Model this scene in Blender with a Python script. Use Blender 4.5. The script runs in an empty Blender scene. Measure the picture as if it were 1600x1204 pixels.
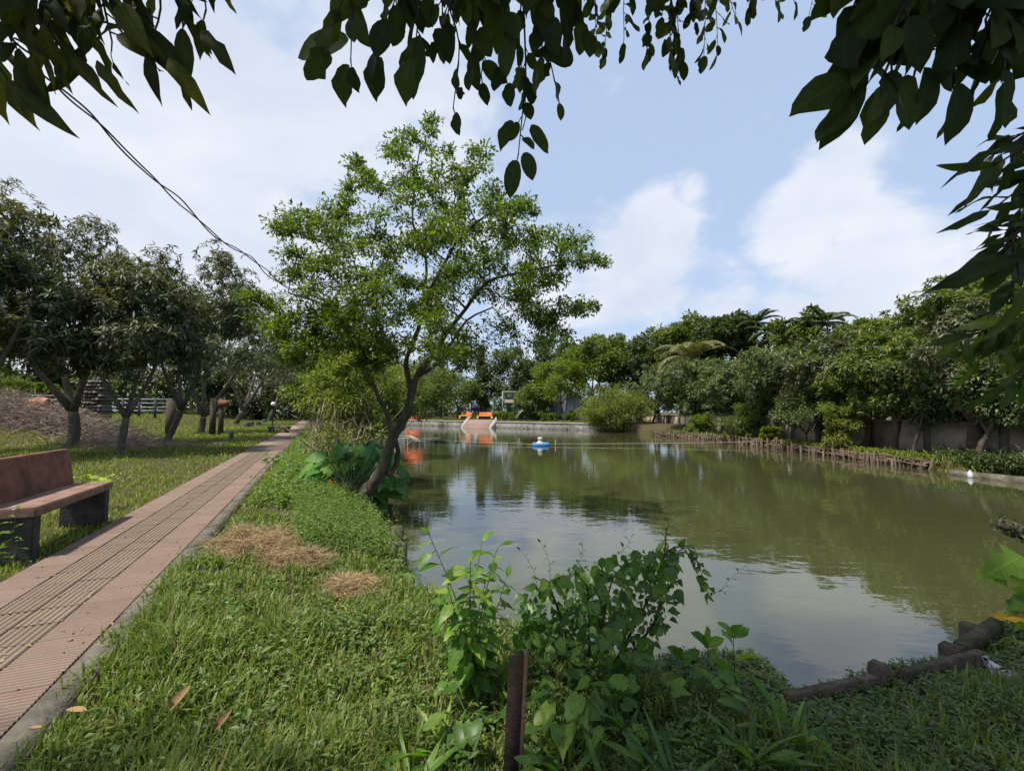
import bpy, math, random
import numpy as np
from mathutils import Vector, Matrix, Euler

SC = bpy.context.scene
COL = SC.collection
R = math.radians
PI = math.pi

# ------------------------------------------------------------------ camera
F = 700.0                       # focal length in photo pixels (photo is 1600 x 1204)
PITCH = math.atan(41.0 / F)
EYE = 1.6
cam_d = bpy.data.cameras.new('camera')
cam = bpy.data.objects.new('camera', cam_d)
COL.objects.link(cam)
cam.location = (0, 0, EYE)
cam.rotation_euler = (PI / 2 + PITCH, 0, 0)
cam_d.sensor_width = 36.0
cam_d.sensor_fit = 'HORIZONTAL'
cam_d.lens = 36.0 * F / 1600.0
cam_d.clip_start = 0.05
cam_d.clip_end = 3000
SC.camera = cam

# ------------------------------------------------------------------ light
SUN_EL, SUN_AZ = R(64), math.atan2(-0.80, -0.60)     # to the sun: behind and to the left
TO_SUN = Vector((math.sin(SUN_AZ) * math.cos(SUN_EL), math.cos(SUN_AZ) * math.cos(SUN_EL), math.sin(SUN_EL)))
sun_d = bpy.data.lights.new('sun', 'SUN')
sun_d.energy = 4.7
sun_d.angle = R(3.5)
sun_d.color = (1.0, 0.93, 0.82)
sun = bpy.data.objects.new('sun', sun_d)
COL.objects.link(sun)
sun.rotation_euler = (-TO_SUN).to_track_quat('-Z', 'Y').to_euler()
sun.location = (0, 0, 30)
SC.view_settings.view_transform = 'Standard'
SC.view_settings.look = 'None'
SC.view_settings.exposure = 0.52
SC.view_settings.gamma = 1.0
SC.view_settings.use_curve_mapping = False
SC.cycles.use_denoising = True
SC.cycles.max_bounces = 7
SC.cycles.diffuse_bounces = 3
SC.cycles.glossy_bounces = 3
SC.cycles.transmission_bounces = 4
SC.cycles.sample_clamp_indirect = 6

def ray(px, py):
    x, z = (px - 800.0) / F, (602.0 - py) / F
    c, s = math.cos(PITCH), math.sin(PITCH)
    return np.array([x, c - z * s, s + z * c])
def G(px, py, z=0.0):
    d = ray(px, py)
    t = (z - EYE) / d[2]
    return np.array([d[0] * t, d[1] * t, z])
def P(px, py, depth):
    d = ray(px, py)
    t = depth / d[1]
    return np.array([d[0] * t, depth, EYE + d[2] * t])

# ------------------------------------------------------------------ world: hazy sky with soft cloud
def build_world():
    w = bpy.data.worlds.new('World')
    SC.world = w
    w.use_nodes = True
    nt = w.node_tree
    nt.nodes.clear()
    N, L = nt.nodes.new, nt.links.new
    out = N('ShaderNodeOutputWorld')
    bg = N('ShaderNodeBackground')
    bg.inputs['Strength'].default_value = 0.100
    L(bg.outputs[0], out.inputs[0])
    sky = N('ShaderNodeTexSky')
    sky.sky_type = 'NISHITA'
    sky.sun_disc = False
    sky.sun_elevation = SUN_EL
    sky.sun_rotation = SUN_AZ
    sky.altitude = 0
    sky.air_density = 1.0
    sky.dust_density = 2.0
    sky.ozone_density = 1.5
    tc = N('ShaderNodeTexCoord')
    def math_n(op, a, b=None, c=None, clamp=False):
        n = N('ShaderNodeMath')
        n.operation = op
        n.use_clamp = clamp
        for i, v in enumerate((a, b, c)):
            if v is None:
                continue
            if isinstance(v, (int, float)):
                n.inputs[i].default_value = v
            else:
                L(v, n.inputs[i])
        return n.outputs[0]
    def noise(scale, detail, rough, vec, dist=0.0):
        n = N('ShaderNodeTexNoise')
        n.inputs['Scale'].default_value = scale
        n.inputs['Detail'].default_value = detail
        n.inputs['Roughness'].default_value = rough
        n.inputs['Distortion'].default_value = dist
        L(vec, n.inputs['Vector'])
        return n.outputs['Fac']
    mp = N('ShaderNodeMapping')
    mp.inputs['Scale'].default_value = (1, 1, 1.7)
    L(tc.outputs['Generated'], mp.inputs['Vector'])
    vec = mp.outputs[0]
    broad = noise(1.1, 2, 0.5, vec)
    puffs = noise(5.0, 7, 0.56, vec, 0.25)
    fine = noise(13.0, 5, 0.6, vec)
    # cumulus banks: directions and angular sizes
    blob_sum = None
    for (px, py, rad, amp) in ((1310, 300, 0.115, 1.0), (1260, 345, 0.12, 1.0), (1365, 365, 0.13, 1.0), (1290, 400, 0.13, .7), (1030, 345, 0.12, .8), (1000, 420, 0.17, .65),
                               (1080, 300, 0.075, .6), (1400, 455, 0.22, .6), (1130, 490, 0.12, .55), (1235, 490, 0.1, .6), (1250, 560, 0.2, .5), (150, 330, 0.8, 1.0), (60, 60, 0.65, .9),
                               (560, 110, 0.32, .8), (420, 240, 0.45, .85), (850, 480, 0.22, .5), (940, 480, 0.2, .5), (300, 500, 0.5, .7)):
        d = Vector(ray(px, py)).normalized()
        dn = N('ShaderNodeVectorMath')
        dn.operation = 'DISTANCE'
        L(tc.outputs['Generated'], dn.inputs[0])
        dn.inputs[1].default_value = d
        v = math_n('MULTIPLY', math_n('SUBTRACT', 1.0, math_n('DIVIDE', dn.outputs['Value'], rad), clamp=True), amp)
        blob_sum = v if blob_sum is None else math_n('MAXIMUM', blob_sum, v)
    # generic cover everywhere plus the banks
    pz = math_n('MULTIPLY', math_n('SUBTRACT', puffs, 0.5), 2.1)
    fz = math_n('MULTIPLY', math_n('SUBTRACT', fine, 0.5), 0.55)
    bz = math_n('MULTIPLY', math_n('SUBTRACT', broad, 0.5), 0.6)
    cov = math_n('ADD', math_n('ADD', math_n('MULTIPLY', blob_sum, 1.35), bz), math_n('ADD', pz, fz))
    mr = N('ShaderNodeMapRange')
    mr.interpolation_type = 'SMOOTHSTEP'
    L(cov, mr.inputs['Value'])
    mr.inputs['From Min'].default_value = 0.22
    mr.inputs['From Max'].default_value = 0.74
    mask = mr.outputs['Result']
    # cloud colour: white tops, slightly grey where thick
    shade = N('ShaderNodeMapRange')
    L(noise(3.2, 4, 0.55, vec, 0.2), shade.inputs['Value'])
    shade.inputs['From Min'].default_value = 0.35
    shade.inputs['From Max'].default_value = 0.68
    shade.inputs['To Min'].default_value = 0.0
    shade.inputs['To Max'].default_value = 1.0
    cmix = N('ShaderNodeMix')
    cmix.data_type = 'RGBA'
    L(shade.outputs['Result'], cmix.inputs['Factor'])
    cmix.inputs['A'].default_value = (4.9, 5.35, 6.3, 1)
    cmix.inputs['B'].default_value = (6.4, 6.6, 7.05, 1)
    # thin veil of haze over the blue
    veil = N('ShaderNodeMix')
    veil.data_type = 'RGBA'
    veil.inputs['Factor'].default_value = 0.62
    L(sky.outputs[0], veil.inputs['A'])
    veil.inputs['B'].default_value = (4.6, 5.7, 7.6, 1)
    fin = N('ShaderNodeMix')
    fin.data_type = 'RGBA'
    L(math_n('MULTIPLY', mask, 0.9), fin.inputs['Factor'])
    L(veil.outputs['Result'], fin.inputs['A'])
    L(cmix.outputs['Result'], fin.inputs['B'])
    L(fin.outputs['Result'], bg.inputs['Color'])
build_world()

# ------------------------------------------------------------------ materials
MATS = {}
def _ramp(nt, cols):
    r = nt.nodes.new('ShaderNodeValToRGB')
    el = r.color_ramp.elements
    while len(el) < len(cols):
        el.new(0.5)
    for i, c in enumerate(cols):
        el[i].position = i / max(1, len(cols) - 1)
        el[i].color = (*c, 1)
    return r
def surf(name, cols, scale=6.0, detail=6, rough=0.85, bump=0.0, bscale=30.0, spec=0.3, stretch=(1, 1, 1), objrand=0.0, coord='Object', dirt=None, dscale=2.0, dlo=.48, dhi=.68):
    if name in MATS:
        return MATS[name]
    m = bpy.data.materials.new(name)
    m.use_nodes = True
    nt = m.node_tree
    N, L = nt.nodes.new, nt.links.new
    b = nt.nodes['Principled BSDF']
    b.inputs['Roughness'].default_value = rough
    b.inputs['Specular IOR Level'].default_value = spec
    tc = N('ShaderNodeTexCoord')
    mp = N('ShaderNodeMapping')
    mp.inputs['Scale'].default_value = stretch
    L(tc.outputs[coord], mp.inputs[0])
    n = N('ShaderNodeTexNoise')
    n.inputs['Scale'].default_value = scale
    n.inputs['Detail'].default_value = detail
    n.inputs['Roughness'].default_value = 0.62
    L(mp.outputs[0], n.inputs['Vector'])
    mr = N('ShaderNodeMapRange')
    mr.inputs['From Min'].default_value = 0.3
    mr.inputs['From Max'].default_value = 0.7
    L(n.outputs['Fac'], mr.inputs['Value'])
    fac = mr.outputs[0]
    if objrand:
        oi = N('ShaderNodeObjectInfo')
        mx = N('ShaderNodeMix')
        mx.inputs['Factor'].default_value = objrand
        L(fac, mx.inputs['A'])
        L(oi.outputs['Random'], mx.inputs['B'])
        fac = mx.outputs['Result']
    r = _ramp(nt, cols)
    L(fac, r.inputs[0])
    col = r.outputs[0]
    if dirt:
        n3 = N('ShaderNodeTexNoise')
        n3.inputs['Scale'].default_value = dscale
        n3.inputs['Detail'].default_value = 7
        n3.inputs['Roughness'].default_value = 0.65
        L(tc.outputs[coord], n3.inputs['Vector'])
        m3 = N('ShaderNodeMapRange')
        m3.inputs['From Min'].default_value = dlo
        m3.inputs['From Max'].default_value = dhi
        L(n3.outputs['Fac'], m3.inputs['Value'])
        mx = N('ShaderNodeMix')
        mx.data_type = 'RGBA'
        L(m3.outputs[0], mx.inputs['Factor'])
        L(col, mx.inputs['A'])
        mx.inputs['B'].default_value = (*dirt, 1)
        col = mx.outputs['Result']
    L(col, b.inputs['Base Color'])
    if bump:
        n2 = N('ShaderNodeTexNoise')
        n2.inputs['Scale'].default_value = bscale
        n2.inputs['Detail'].default_value = 5
        L(mp.outputs[0], n2.inputs['Vector'])
        bp = N('ShaderNodeBump')
        bp.inputs['Strength'].default_value = bump
        bp.inputs['Distance'].default_value = 0.02
        L(n2.outputs['Fac'], bp.inputs['Height'])
        L(bp.outputs[0], b.inputs['Normal'])
    MATS[name] = m
    return m
def leafmat(name, cols, rough=0.45, trans=0.32, tcol=None, objrand=False, veins=False, spec=0.4):
    if name in MATS:
        return MATS[name]
    cols = [(c[0] * 1.25, c[1] * 1.06, c[2] * .85) if c[1] > c[0] and not name.startswith(('leaf_mango', 'leaf_dull', 'leaf_lance', 'grass', 'cover')) else c for c in cols]     # warm, slightly yellow greens
    m = bpy.data.materials.new(name)
    m.use_nodes = True
    nt = m.node_tree
    N, L = nt.nodes.new, nt.links.new
    b = nt.nodes['Principled BSDF']
    out = nt.nodes['Material Output']
    b.inputs['Roughness'].default_value = rough
    b.inputs['Specular IOR Level'].default_value = spec
    r = _ramp(nt, cols)
    if objrand:
        src = N('ShaderNodeObjectInfo').outputs['Random']
    else:
        src = N('ShaderNodeNewGeometry').outputs['Random Per Island']
    L(src, r.inputs[0])
    col = r.outputs[0]
    if veins:
        tc = N('ShaderNodeTexCoord')
        nz = N('ShaderNodeTexNoise')
        nz.inputs['Scale'].default_value = 4.5
        nz.inputs['Detail'].default_value = 5
        L(tc.outputs['Object'], nz.inputs['Vector'])
        mr = N('ShaderNodeMapRange')
        L(nz.outputs['Fac'], mr.inputs['Value'])
        mr.inputs['From Min'].default_value = 0.3
        mr.inputs['From Max'].default_value = 0.75
        mr.inputs['To Min'].default_value = 0.75
        mr.inputs['To Max'].default_value = 1.25
        sp = N('ShaderNodeSeparateXYZ')
        L(tc.outputs['Object'], sp.inputs[0])
        ab = N('ShaderNodeMath')
        ab.operation = 'ABSOLUTE'
        L(sp.outputs[0], ab.inputs[0])
        # side veins: y - |x| wave
        wv = N('ShaderNodeMath')
        wv.operation = 'MULTIPLY_ADD'
        L(ab.outputs[0], wv.inputs[0])
        wv.inputs[1].default_value = -0.8
        L(sp.outputs[1], wv.inputs[2])
        sn = N('ShaderNodeMath')
        sn.operation = 'MULTIPLY'
        L(wv.outputs[0], sn.inputs[0])
        sn.inputs[1].default_value = 62.0
        ss = N('ShaderNodeMath')
        ss.operation = 'SINE'
        L(sn.outputs[0], ss.inputs[0])
        gt = N('ShaderNodeMath')
        gt.operation = 'GREATER_THAN'
        L(ss.outputs[0], gt.inputs[0])
        gt.inputs[1].default_value = 0.93
        lt = N('ShaderNodeMath')
        lt.operation = 'LESS_THAN'
        L(ab.outputs[0], lt.inputs[0])
        lt.inputs[1].default_value = 0.012
        mxv = N('ShaderNodeMath')
        mxv.operation = 'MAXIMUM'
        L(gt.outputs[0], mxv.inputs[0])
        L(lt.outputs[0], mxv.inputs[1])
        vm = N('ShaderNodeMath')
        vm.operation = 'MULTIPLY_ADD'
        L(mxv.outputs[0], vm.inputs[0])
        vm.inputs[1].default_value = 0.35
        L(mr.outputs[0], vm.inputs[2])
        hv = N('ShaderNodeVectorMath')
        hv.operation = 'SCALE'
        L(col, hv.inputs[0])
        L(vm.outputs[0], hv.inputs['Scale'])
        col = hv.outputs[0]
    L(col, b.inputs['Base Color'])
    if trans > 0:
        t = N('ShaderNodeBsdfTranslucent')
        g = N('ShaderNodeMix')
        g.data_type = 'RGBA'
        g.blend_type = 'MULTIPLY'
        g.inputs['Factor'].default_value = 1.0
        L(col, g.inputs['A'])
        g.inputs['B'].default_value = (*(tcol or (1.9, 2.1, 0.7)), 1)
        L(g.outputs['Result'], t.inputs['Color'])
        mx = N('ShaderNodeMixShader')
        mx.inputs[0].default_value = trans
        L(b.outputs[0], mx.inputs[1])
        L(t.outputs[0], mx.inputs[2])
        L(mx.outputs[0], out.inputs['Surface'])
    MATS[name] = m
    return m

BARK = surf('bark', [(.03, .023, .017), (.075, .058, .042), (.15, .12, .09)], 9, 8, .9, .9, 26, .15, (1, 1, .35), dirt=(.06, .075, .035), dscale=1.6)
BARK_PALE = surf('bark_pale', [(.06, .05, .038), (.12, .10, .08), (.20, .17, .135)], 9, 8, .9, .8, 26, .15, (1, 1, .4), dirt=(.08, .09, .05), dscale=1.4)
BARK_FAR = surf('bark_far', [(.045, .036, .026), (.10, .08, .06)], 5, 4, .95, 0, 1, .1)
L_MANGO = leafmat('leaf_mango', [(.033, .045, .018), (.055, .07, .027), (.09, .10, .045), (.155, .152, .085), (.044, .058, .022), (.112, .115, .052)], .5, .22, (1.5, 1.6, .6), spec=.45)  # pale tones paint leaf sheen in, besides the dusty grey
L_MANGO_TIP = leafmat('leaf_mango_tip', [(.13, .13, .04), (.17, .14, .07), (.09, .10, .035)], .5, .3)
L_MAIN = leafmat('leaf_main', [(.025, .052, .012), (.042, .082, .013), (.068, .118, .015), (.13, .175, .02), (.032, .064, .013), (.06, .11, .015), (.09, .15, .02)], .45, .40, (1.7, 2.0, .5))
L_PALE = leafmat('leaf_pale', [(.085, .135, .026), (.12, .175, .032), (.165, .205, .042), (.055, .09, .02)], .55, .36, (1.5, 1.7, .5))
L_DARK = leafmat('leaf_dark', [(.024, .045, .019), (.036, .065, .023), (.05, .085, .028), (.07, .105, .034)], .5, .26)
L_MID = leafmat('leaf_mid', [(.042, .075, .02), (.06, .10, .024), (.085, .13, .03), (.11, .15, .038)], .5, .3)
L_DULL = leafmat('leaf_dull', [(.044, .068, .024), (.064, .09, .03), (.09, .118, .04), (.13, .148, .06)], .5, .26)
L_LIME = leafmat('leaf_lime', [(.07, .125, .018), (.10, .165, .02), (.135, .20, .026), (.05, .09, .016)], .5, .4, (1.5, 1.7, .4))
L_YTIP = leafmat('leaf_ytip', [(.045, .085, .024), (.038, .07, .022), (.15, .19, .032), (.06, .10, .026), (.038, .07, .022)], .5, .3)
L_PALM = leafmat('leaf_palm', [(.08, .10, .05), (.12, .14, .075), (.17, .18, .105)], .45, .25)
L_TARO = leafmat('leaf_taro', [(.045, .14, .03), (.07, .20, .035), (.05, .16, .075), (.12, .26, .035)], .5, .38, (1.4, 1.8, .5), objrand=True, veins=True, spec=.25)
L_BROAD = leafmat('leaf_broad', [(.018, .036, .017), (.024, .048, .02), (.032, .06, .022), (.055, .085, .022)], .6, .3, (1.7, 1.9, .5), objrand=True, veins=True, spec=.18)
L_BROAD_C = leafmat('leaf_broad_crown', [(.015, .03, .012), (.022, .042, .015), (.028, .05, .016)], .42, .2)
L_LANCE = leafmat('leaf_lance', [(.02, .03, .016), (.028, .04, .018), (.045, .054, .018), (.09, .10, .02)], .6, .3, (1.8, 1.8, .4), objrand=True, veins=True, spec=.18)
L_LANCE_G = leafmat('leaf_lance_green', [(.02, .04, .014), (.03, .055, .016), (.055, .09, .018)], .4, .35, (1.7, 2.0, .5), objrand=True, veins=True)
L_WEED = leafmat('leaf_weed', [(.045, .12, .022), (.07, .165, .026), (.11, .22, .032), (.16, .26, .036)], .45, .40, (1.5, 1.9, .5), objrand=True, veins=True)
L_VINE = leafmat('leaf_vine', [(.032, .085, .02), (.046, .115, .024), (.07, .155, .03), (.10, .19, .034)], .42, .36, (1.5, 1.9, .5), objrand=True, veins=True)
L_YELLOW = leafmat('leaf_yellow', [(.42, .27, .02), (.5, .32, .03)], .5, .3, (1.2, 1.1, .4), objrand=True, veins=True)
L_GRASS = leafmat('grass_blade', [(.30, .25, .12), (.095, .15, .026), (.12, .175, .03), (.10, .145, .026), (.14, .20, .034), (.185, .24, .045), (.24, .28, .085), (.11, .16, .03)], .5, .36, (1.5, 1.7, .5))
L_LAWN = leafmat('lawn_blade', [(.085, .145, .02), (.12, .19, .026), (.155, .225, .034), (.21, .245, .068)], .55, .34, (1.4, 1.5, .5))
L_COVER = leafmat('cover_leaf', [(.065, .115, .026), (.095, .155, .032), (.13, .19, .044), (.17, .225, .07)], .45, .34, (1.5, 1.8, .5))
STRAW = leafmat('straw', [(.26, .175, .09), (.38, .275, .15), (.50, .38, .22), (.17, .11, .055)], .8, .2, (1.1, 1.0, .8))
TWIG = leafmat('dry_twig', [(.17, .125, .10), (.26, .195, .16), (.36, .285, .24), (.12, .085, .07)], .9, 0)
LITTER = leafmat('leaf_litter', [(.24, .15, .07), (.34, .24, .13), (.16, .10, .05), (.36, .27, .10)], .8, .1)
SOIL = surf('soil_grass', [(.035, .042, .016), (.055, .06, .022), (.075, .06, .036), (.05, .065, .02)], 11, 12, .97, 1.0, 45, .05, coord='Object', dirt=(.085, .064, .042), dscale=1.3, dlo=.45, dhi=.62)
STEM_G = surf('stem_green', [(.03, .055, .016), (.06, .09, .025)], 8, 3, .6, 0)
STEM_BR = surf('stem_brown', [(.035, .028, .018), (.075, .06, .038)], 8, 3, .8, 0)

# ------------------------------------------------------------------ mesh helpers
def mesh_np(name, verts, faces, mats, smooth=False, midx=None):
    """verts (n,3); faces: list of int arrays (m,k)"""
    me = bpy.data.meshes.new(name)
    verts = np.asarray(verts, dtype=np.float32)
    if not isinstance(faces, (list, tuple)):
        faces = [faces]
    faces = [np.asarray(f, dtype=np.int32) for f in faces if len(f)]
    me.vertices.add(len(verts))
    me.vertices.foreach_set('co', verts.ravel())
    loops = np.concatenate([f.ravel() for f in faces])
    tot = np.concatenate([np.full(len(f), f.shape[1], dtype=np.int32) for f in faces])
    start = np.concatenate([[0], np.cumsum(tot)[:-1]]).astype(np.int32)
    me.loops.add(len(loops))
    me.loops.foreach_set('vertex_index', loops)
    me.polygons.add(len(tot))
    me.polygons.foreach_set('loop_start', start)
    if smooth:
        me.polygons.foreach_set('use_smooth', np.ones(len(tot), dtype=bool))
    if midx is not None:
        me.polygons.foreach_set('material_index', np.asarray(midx, dtype=np.int32))
    for m in (mats if isinstance(mats, (list, tuple)) else [mats]):
        me.materials.append(m)
    me.update(calc_edges=True)
    me.validate()
    return me
class MB:
    """collects verts and polygons for one mesh"""
    def __init__(s):
        s.v, s.q, s.t, s.n = [], [], [], 0
    def add(s, v, quads=None, tris=None):
        v = np.asarray(v, dtype=np.float64).reshape(-1, 3)
        if quads is not None and len(quads):
            s.q.append(np.asarray(quads).reshape(-1, 4) + s.n)
        if tris is not None and len(tris):
            s.t.append(np.asarray(tris).reshape(-1, 3) + s.n)
        s.v.append(v)
        s.n += len(v)
        return s
    def box(s, c, size, rz=0.0, taper=1.0, tilt=None):
        x, y, z = np.asarray(size) / 2
        v = np.array([[-x, -y, -z], [x, -y, -z], [x, y, -z], [-x, y, -z], [-x * taper, -y * taper, z], [x * taper, -y * taper, z], [x * taper, y * taper, z], [-x * taper, y * taper, z]])
        m = np.array(Euler((0, 0, rz)).to_matrix()) if tilt is None else np.array(Euler((tilt[0], tilt[1], rz)).to_matrix())
        return s.add(v @ m.T + np.asarray(c), [[0, 3, 2, 1], [4, 5, 6, 7], [0, 1, 5, 4], [1, 2, 6, 5], [2, 3, 7, 6], [3, 0, 4, 7]])
    def hexa(s, v):
        return s.add(v, [[0, 3, 2, 1], [4, 5, 6, 7], [0, 1, 5, 4], [1, 2, 6, 5], [2, 3, 7, 6], [3, 0, 4, 7]])
    def tube(s, pts, rad, n=6, cap=True, knob=0.0, rng=None):
        pts = np.asarray(pts, dtype=np.float64)
        k = len(pts)
        rad = np.atleast_1d(np.asarray(rad, dtype=np.float64))
        rad = np.interp(np.linspace(0, 1, k), np.linspace(0, 1, max(2, len(rad))), rad if len(rad) > 1 else np.repeat(rad, 2))
        tan = np.gradient(pts, axis=0)
        tan /= np.linalg.norm(tan, axis=1)[:, None] + 1e-9
        a = np.array([0, 0, 1.0]) if abs(tan[0][2]) < .9 else np.array([1.0, 0, 0])
        vs = []
        ang = np.arange(n) / n * 2 * PI
        for i in range(k):
            u = np.cross(tan[i], a)
            u /= np.linalg.norm(u) + 1e-9
            w = np.cross(tan[i], u)
            a = np.cross(u, tan[i])
            rr = rad[i] * (1 + (knob * (rng.random(n) - .5) if rng is not None else 0))
            vs.append(pts[i] + (np.cos(ang) * rr)[:, None] * u + (np.sin(ang) * rr)[:, None] * w)
        v = np.concatenate(vs)
        i = np.arange(k - 1)[:, None] * n
        j = np.arange(n)[None, :]
        jn = (j + 1) % n
        q = np.stack([i + j, i + jn, i + n + jn, i + n + j], -1).reshape(-1, 4)
        tr = None
        if cap:
            v = np.concatenate([v, pts[:1], pts[-1:]])
            b, t = k * n, k * n + 1
            jj, jj2 = np.arange(n), (np.arange(n) + 1) % n
            tr = np.concatenate([np.stack([np.full(n, b), jj2, jj], -1), np.stack([np.full(n, t), (k - 1) * n + jj, (k - 1) * n + jj2], -1)])
        return s.add(v, q, tr)
    def lathe(s, prof, c, n=16):
        prof = np.asarray(prof, dtype=float)
        ang = np.arange(n) / n * 2 * PI
        v = np.stack([prof[:, 0][:, None] * np.cos(ang), prof[:, 0][:, None] * np.sin(ang), np.repeat(prof[:, 1][:, None], n, 1)], -1).reshape(-1, 3) + np.asarray(c)
        i = np.arange(len(prof) - 1)[:, None] * n
        j = np.arange(n)[None, :]
        jn = (j + 1) % n
        return s.add(v, np.stack([i + j, i + jn, i + n + jn, i + n + j], -1).reshape(-1, 4))
    def mesh(s, name, mat, smooth=False):
        fs = []
        if s.q: fs.append(np.concatenate(s.q))
        if s.t: fs.append(np.concatenate(s.t))
        return mesh_np(name, np.concatenate(s.v), fs, mat, smooth)
def link(name, me, parent=None, mw=None):
    o = bpy.data.objects.new(name, me)
    COL.objects.link(o)
    if parent is not None:
        o.parent = parent
        o.matrix_parent_inverse = parent_world(parent).inverted()
    if mw is not None:
        o.matrix_basis = mw
    return o
PW = {}
def parent_world(p):
    if p.name in PW:
        return PW[p.name]
    m = Matrix.LocRotScale(p.location, p.rotation_euler, p.scale) if p.parent is None else p.matrix_basis.copy()
    PW[p.name] = m
    return m
def tag(o, label=None, cat=None, group=None, kind=None):
    if label: o['label'] = label
    if cat: o['category'] = cat
    if group: o['group'] = group
    if kind: o['kind'] = kind
    elif cat and 'kind' not in o: o['kind'] = 'thing'
    return o
def thing(name, label, cat, loc, group=None):
    o = bpy.data.objects.new(name, None)
    COL.objects.link(o)
    o.location = Vector([float(c) for c in loc])
    o.empty_display_size = .2
    PW[o.name] = Matrix.Translation(o.location)
    return tag(o, label, cat, group, 'thing')
def nrm(a):
    a = np.asarray(a, dtype=float)
    return a / (np.linalg.norm(a, axis=-1, keepdims=True) + 1e-9)
def smooth01(a, b, x):
    t = np.clip((np.asarray(x, dtype=float) - a) / (b - a), 0, 1)
    return t * t * (3 - 2 * t)

# leaf templates, length 1 along +y
KITE_V = np.array([[0, 0, 0], [-.5, .45, .10], [0, 1, -.12], [.5, .45, .10]])
KITE_T = np.array([[0, 2, 1], [0, 3, 2]])
def leaf_template(prof, fold=.12, droop=.18, wave=0.0, seed=0):
    """prof: list of (y, halfwidth); midrib plus two edges"""
    rg = random.Random(seed)
    v, f3, f4 = [(0, 0, 0)], [], []
    rows = []
    for (y, hw) in prof:
        z = -droop * y * y
        i = len(v)
        wl, wr = (rg.uniform(-wave, wave) for _ in range(2))
        v += [(0, y, z), (-hw, y - .03, z + fold * hw * 2 + wl), (hw, y - .03, z + fold * hw * 2 + wr)]
        rows.append((i, i + 1, i + 2))
    v.append((0, 1, -droop))
    tip = len(v) - 1
    m, l, r = rows[0]
    f3 += [(0, m, l), (0, r, m)]
    for a, b in zip(rows[:-1], rows[1:]):
        f4 += [(a[0], b[0], b[1], a[1]), (a[0], a[2], b[2], b[0])]
    m, l, r = rows[-1]
    f3 += [(m, tip, l), (m, r, tip)]
    return np.array(v, dtype=float), np.array(f4), np.array(f3)
T_OVAL = leaf_template([(.06, .09), (.18, .2), (.34, .265), (.52, .285), (.7, .26), (.85, .19), (.95, .095)], .12, .14, .01)
T_OVAL2 = leaf_template([(.06, .07), (.18, .15), (.35, .22), (.54, .25), (.73, .22), (.87, .14), (.95, .06)], .25, .22, .015, 5)
T_LANCE = leaf_template([(.08, .04), (.25, .10), (.5, .135), (.75, .09), (.92, .03)], .3, .25, .015, 2)
T_LANCE2 = leaf_template([(.06, .04), (.18, .10), (.34, .145), (.52, .155), (.7, .115), (.84, .065), (.94, .025)], .15, .42, .015, 3)
T_HEART = leaf_template([(-.10, .16), (.08, .36), (.3, .42), (.55, .30), (.8, .12)], .12, .2, .03, 4)
T_SHIELD = leaf_template([(-.22, .20), (-.02, .40), (.25, .43), (.55, .32), (.82, .13)], .10, .32, .05, 6)
T_LOBED = leaf_template([(.05, .10), (.18, .34), (.3, .16), (.45, .36), (.57, .16), (.7, .22), (.85, .07)], .10, .3, .03, 7)
def damaged(tm, seed):
    """curled, bitten copy of a leaf"""
    rg = np.random.default_rng(seed)
    v = tm[0].copy()
    n = (len(v) - 2) // 3
    for r in range(n):
        for side in (1, 2):
            i = 1 + r * 3 + side
            if rg.random() < .22:
                v[i, 0] *= rg.uniform(.62, .88)
            v[i, 0] *= rg.uniform(.88, 1.1)
            v[i, 1] += rg.uniform(-.03, .03)
    v[:, 2] += rg.uniform(-.5, .3) * v[:, 0] ** 2 * 2 + rg.uniform(-.25, .15) * v[:, 1] ** 2 + .04 * np.sin(v[:, 1] * 9 + seed) * np.sign(v[:, 0])
    v[:, 0] += rg.uniform(-.16, .16) * v[:, 1] ** 2
    return v, tm[1], tm[2]
def basis(y, zref):
    y = nrm(y)
    x = nrm(np.cross(y, zref))
    z = np.cross(x, y)
    return np.stack([x, y, z], -1)          # columns
def scatter(tmpl, pos, ydir, zref, length, width=None):
    V, Q, T = tmpl
    B = basis(ydir, zref)
    n = len(pos)
    s = np.empty((n, 3))
    s[:, 1] = length
    s[:, 0] = length if width is None else width
    s[:, 2] = length if width is None else np.minimum(length, 2.2 * np.asarray(width))
    vv = np.einsum('nij,nkj->nki', B, V[None] * s[:, None, :]) + np.asarray(pos)[:, None, :]
    k = len(V)
    off = (np.arange(n) * k)[:, None, None]
    q = (Q[None] + off).reshape(-1, 4) if Q is not None and len(Q) else None
    t = (T[None] + off).reshape(-1, 3) if T is not None and len(T) else None
    return vv.reshape(-1, 3), q, t
KITE = (KITE_V, None, KITE_T)
LEAF_MESH = {}
LEAF_N = [0]
def leaf_obj(parent, key, tmpl, mat, pos, ydir, zref, length, wscale=1.0, name='leaf'):
    LEAF_N[0] += 1
    var = (LEAF_N[0] * 7) % 6
    if key.startswith('ov'): var = var // 2 if var < 5 else 3
    if var: tmpl = damaged(tmpl, var * 13 + len(key))
    k = (key, mat.name, var)
    if k not in LEAF_MESH:
        fs = [a for a in (tmpl[1], tmpl[2]) if len(a)]
        LEAF_MESH[k] = mesh_np(name, tmpl[0], fs, mat, True)
    B = basis(np.asarray(ydir, dtype=float)[None], np.asarray(zref, dtype=float)[None])[0]
    m = Matrix.Identity(4)
    for c, sc in zip(range(3), (length * wscale, length, length)):
        for r in range(3):
            m[r][c] = B[r, c] * sc
    for r in range(3):
        m[r][3] = float(pos[r])
    return link(name, LEAF_MESH[k], parent, m)
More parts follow.
